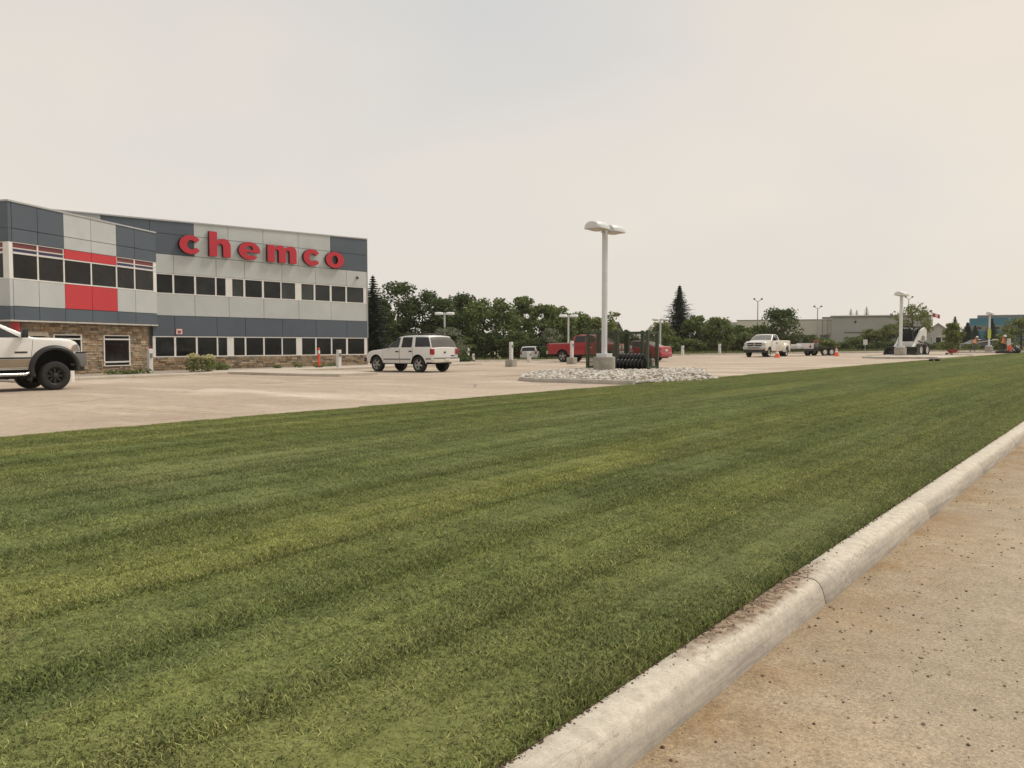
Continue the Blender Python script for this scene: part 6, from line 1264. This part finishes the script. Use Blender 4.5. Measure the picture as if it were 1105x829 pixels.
# bed planting before the office
def clump(label, X, Y, h, w, kind, seed, flower=None, n=620):
    rg = random.Random(seed); z = zg(X, Y) + .06; r = thing('bed_plant', label, 'plant', (X, Y, z), 0, 'plants in the bed before the office'); mb = MB()
    leaves(mb, Vector((0, 0, h * .45)), (w / 2, w / 2, h * .5), n, .05, rg); mb.build('foliage', LM[kind], r, attr='tint')
    if flower: mb = MB(); leaves(mb, Vector((0, 0, h * .88)), (w * .42, w * .42, h * .2), 320, .05, rg); mb.build('flowers', leafmat('cream flowers', (.45, .42, .2), (.66, .62, .38)), r, attr='tint')
    mb = MB(); mb.tube([(0, 0, -.1), (0, 0, h * .4)], .02, 5); mb.build('stem', M_BARK, r)
clump('left cream-flowered mound in the bed before the office', -35.6, 20.75, .85, .8, 2, 1, True); clump('right cream-flowered mound in the bed before the office', -35.3, 21.35, .8, .85, 2, 2, True); clump('leafy green weed right of the cream-flowered mounds', -36.4, 22.6, .45, 1.0, 1, 3)
rg = random.Random(9)
for k in range(9): clump('low green weed scattered in the gravel by the stone wall', -36.3 + rg.uniform(-.6, .3) - .5 * (k > 4), 17.3 + k * .33 + (3.2 + k * .9 if k > 4 else 0), rg.uniform(.18, .3), rg.uniform(.6, 1.1), 1, 20 + k, n=150)
# dark shrub box by the lot's back left
tree('low dark juniper clump at the lot edge right of the white SUV', 1.2 - 5.6, 62, .45, 2.6, 0, 640, 'shrub', 'shrub', None, low=0, dens=.9, ls=.1)
# rough tall grass on the verge
def verge_grass():
    rg = random.Random(31); mb = MB()
    for _ in range(9000):
        t = rg.uniform(45, 121); u = ve_u(t) + .4 + abs(rg.gauss(0, 7)); X, Y = -u, t; z = zg(X, Y) + .05; h = rg.uniform(.12, .42); a = rg.random() * 3.14; w = rg.uniform(.03, .08); l = rg.uniform(-.15, .15)
        v_ = rg.random(); mb.cc = (v_,) * 3; mb.face([(X - cos(a) * w, Y - sin(a) * w, z), (X + cos(a) * w, Y + sin(a) * w, z), (X + l, Y + l * .5, z + h)])
    for _ in range(5000):
        X, Y = -rg.uniform(3, 60), rg.uniform(121.5, 150); z = zg(X, Y) + .05; h = rg.uniform(.12, .4); a = rg.random() * 3.14; w = rg.uniform(.04, .09); v_ = rg.random(); mb.cc = (v_,) * 3; mb.face([(X - cos(a) * w, Y - sin(a) * w, z), (X + cos(a) * w, Y + sin(a) * w, z), (X, Y, z + h)])
    tag(mb.build('verge_grass', leafmat('verge grass blades', (.10, .13, .04), (.25, .24, .10)), attr='tint'), 'rough uncut grass along the verge behind the lot', 'grass', kind='stuff')
verge_grass()
# distant tree belt closing the horizon
def belt():
    rg = random.Random(41); mb = MB()
    for k in range(330):
        an = TH + R(rg.uniform(-52, 42)); d = rg.uniform(230, 330); X, Y = -sin(an) * d, cos(an) * d; h = rg.uniform(3.5, 6.0); leaves(mb, Vector((X, Y, h * .45)), (rg.uniform(2.5, 5), rg.uniform(2.5, 5), h * .55), 60, .7, rg)
    tag(mb.build('far_wood', LM[0], attr='tint'), 'distant belt of trees along the horizon', 'woodland', kind='stuff')
belt()
# ------------------------------------------------------------------ smoke haze in the air
hz = bpy.data.meshes.new('haze'); mb = MB(); mb.box(-620, 620, -620, 620, -4, 16); o = mb.build('haze', [])
hm = bpy.data.materials.new('smoke haze'); hm.use_nodes = True; hm.node_tree.nodes.clear(); ho = hm.node_tree.nodes.new('ShaderNodeOutputMaterial'); pv = hm.node_tree.nodes.new('ShaderNodeVolumePrincipled')
pv.inputs['Color'].default_value = (.97, .955, .93, 1); pv.inputs['Density'].default_value = .00018; pv.inputs['Anisotropy'].default_value = .2; hm.node_tree.links.new(pv.outputs[0], ho.inputs['Volume'])
o.data.materials.append(hm); tag(o, 'thin smoke haze hanging in the air', 'haze', kind='stuff')
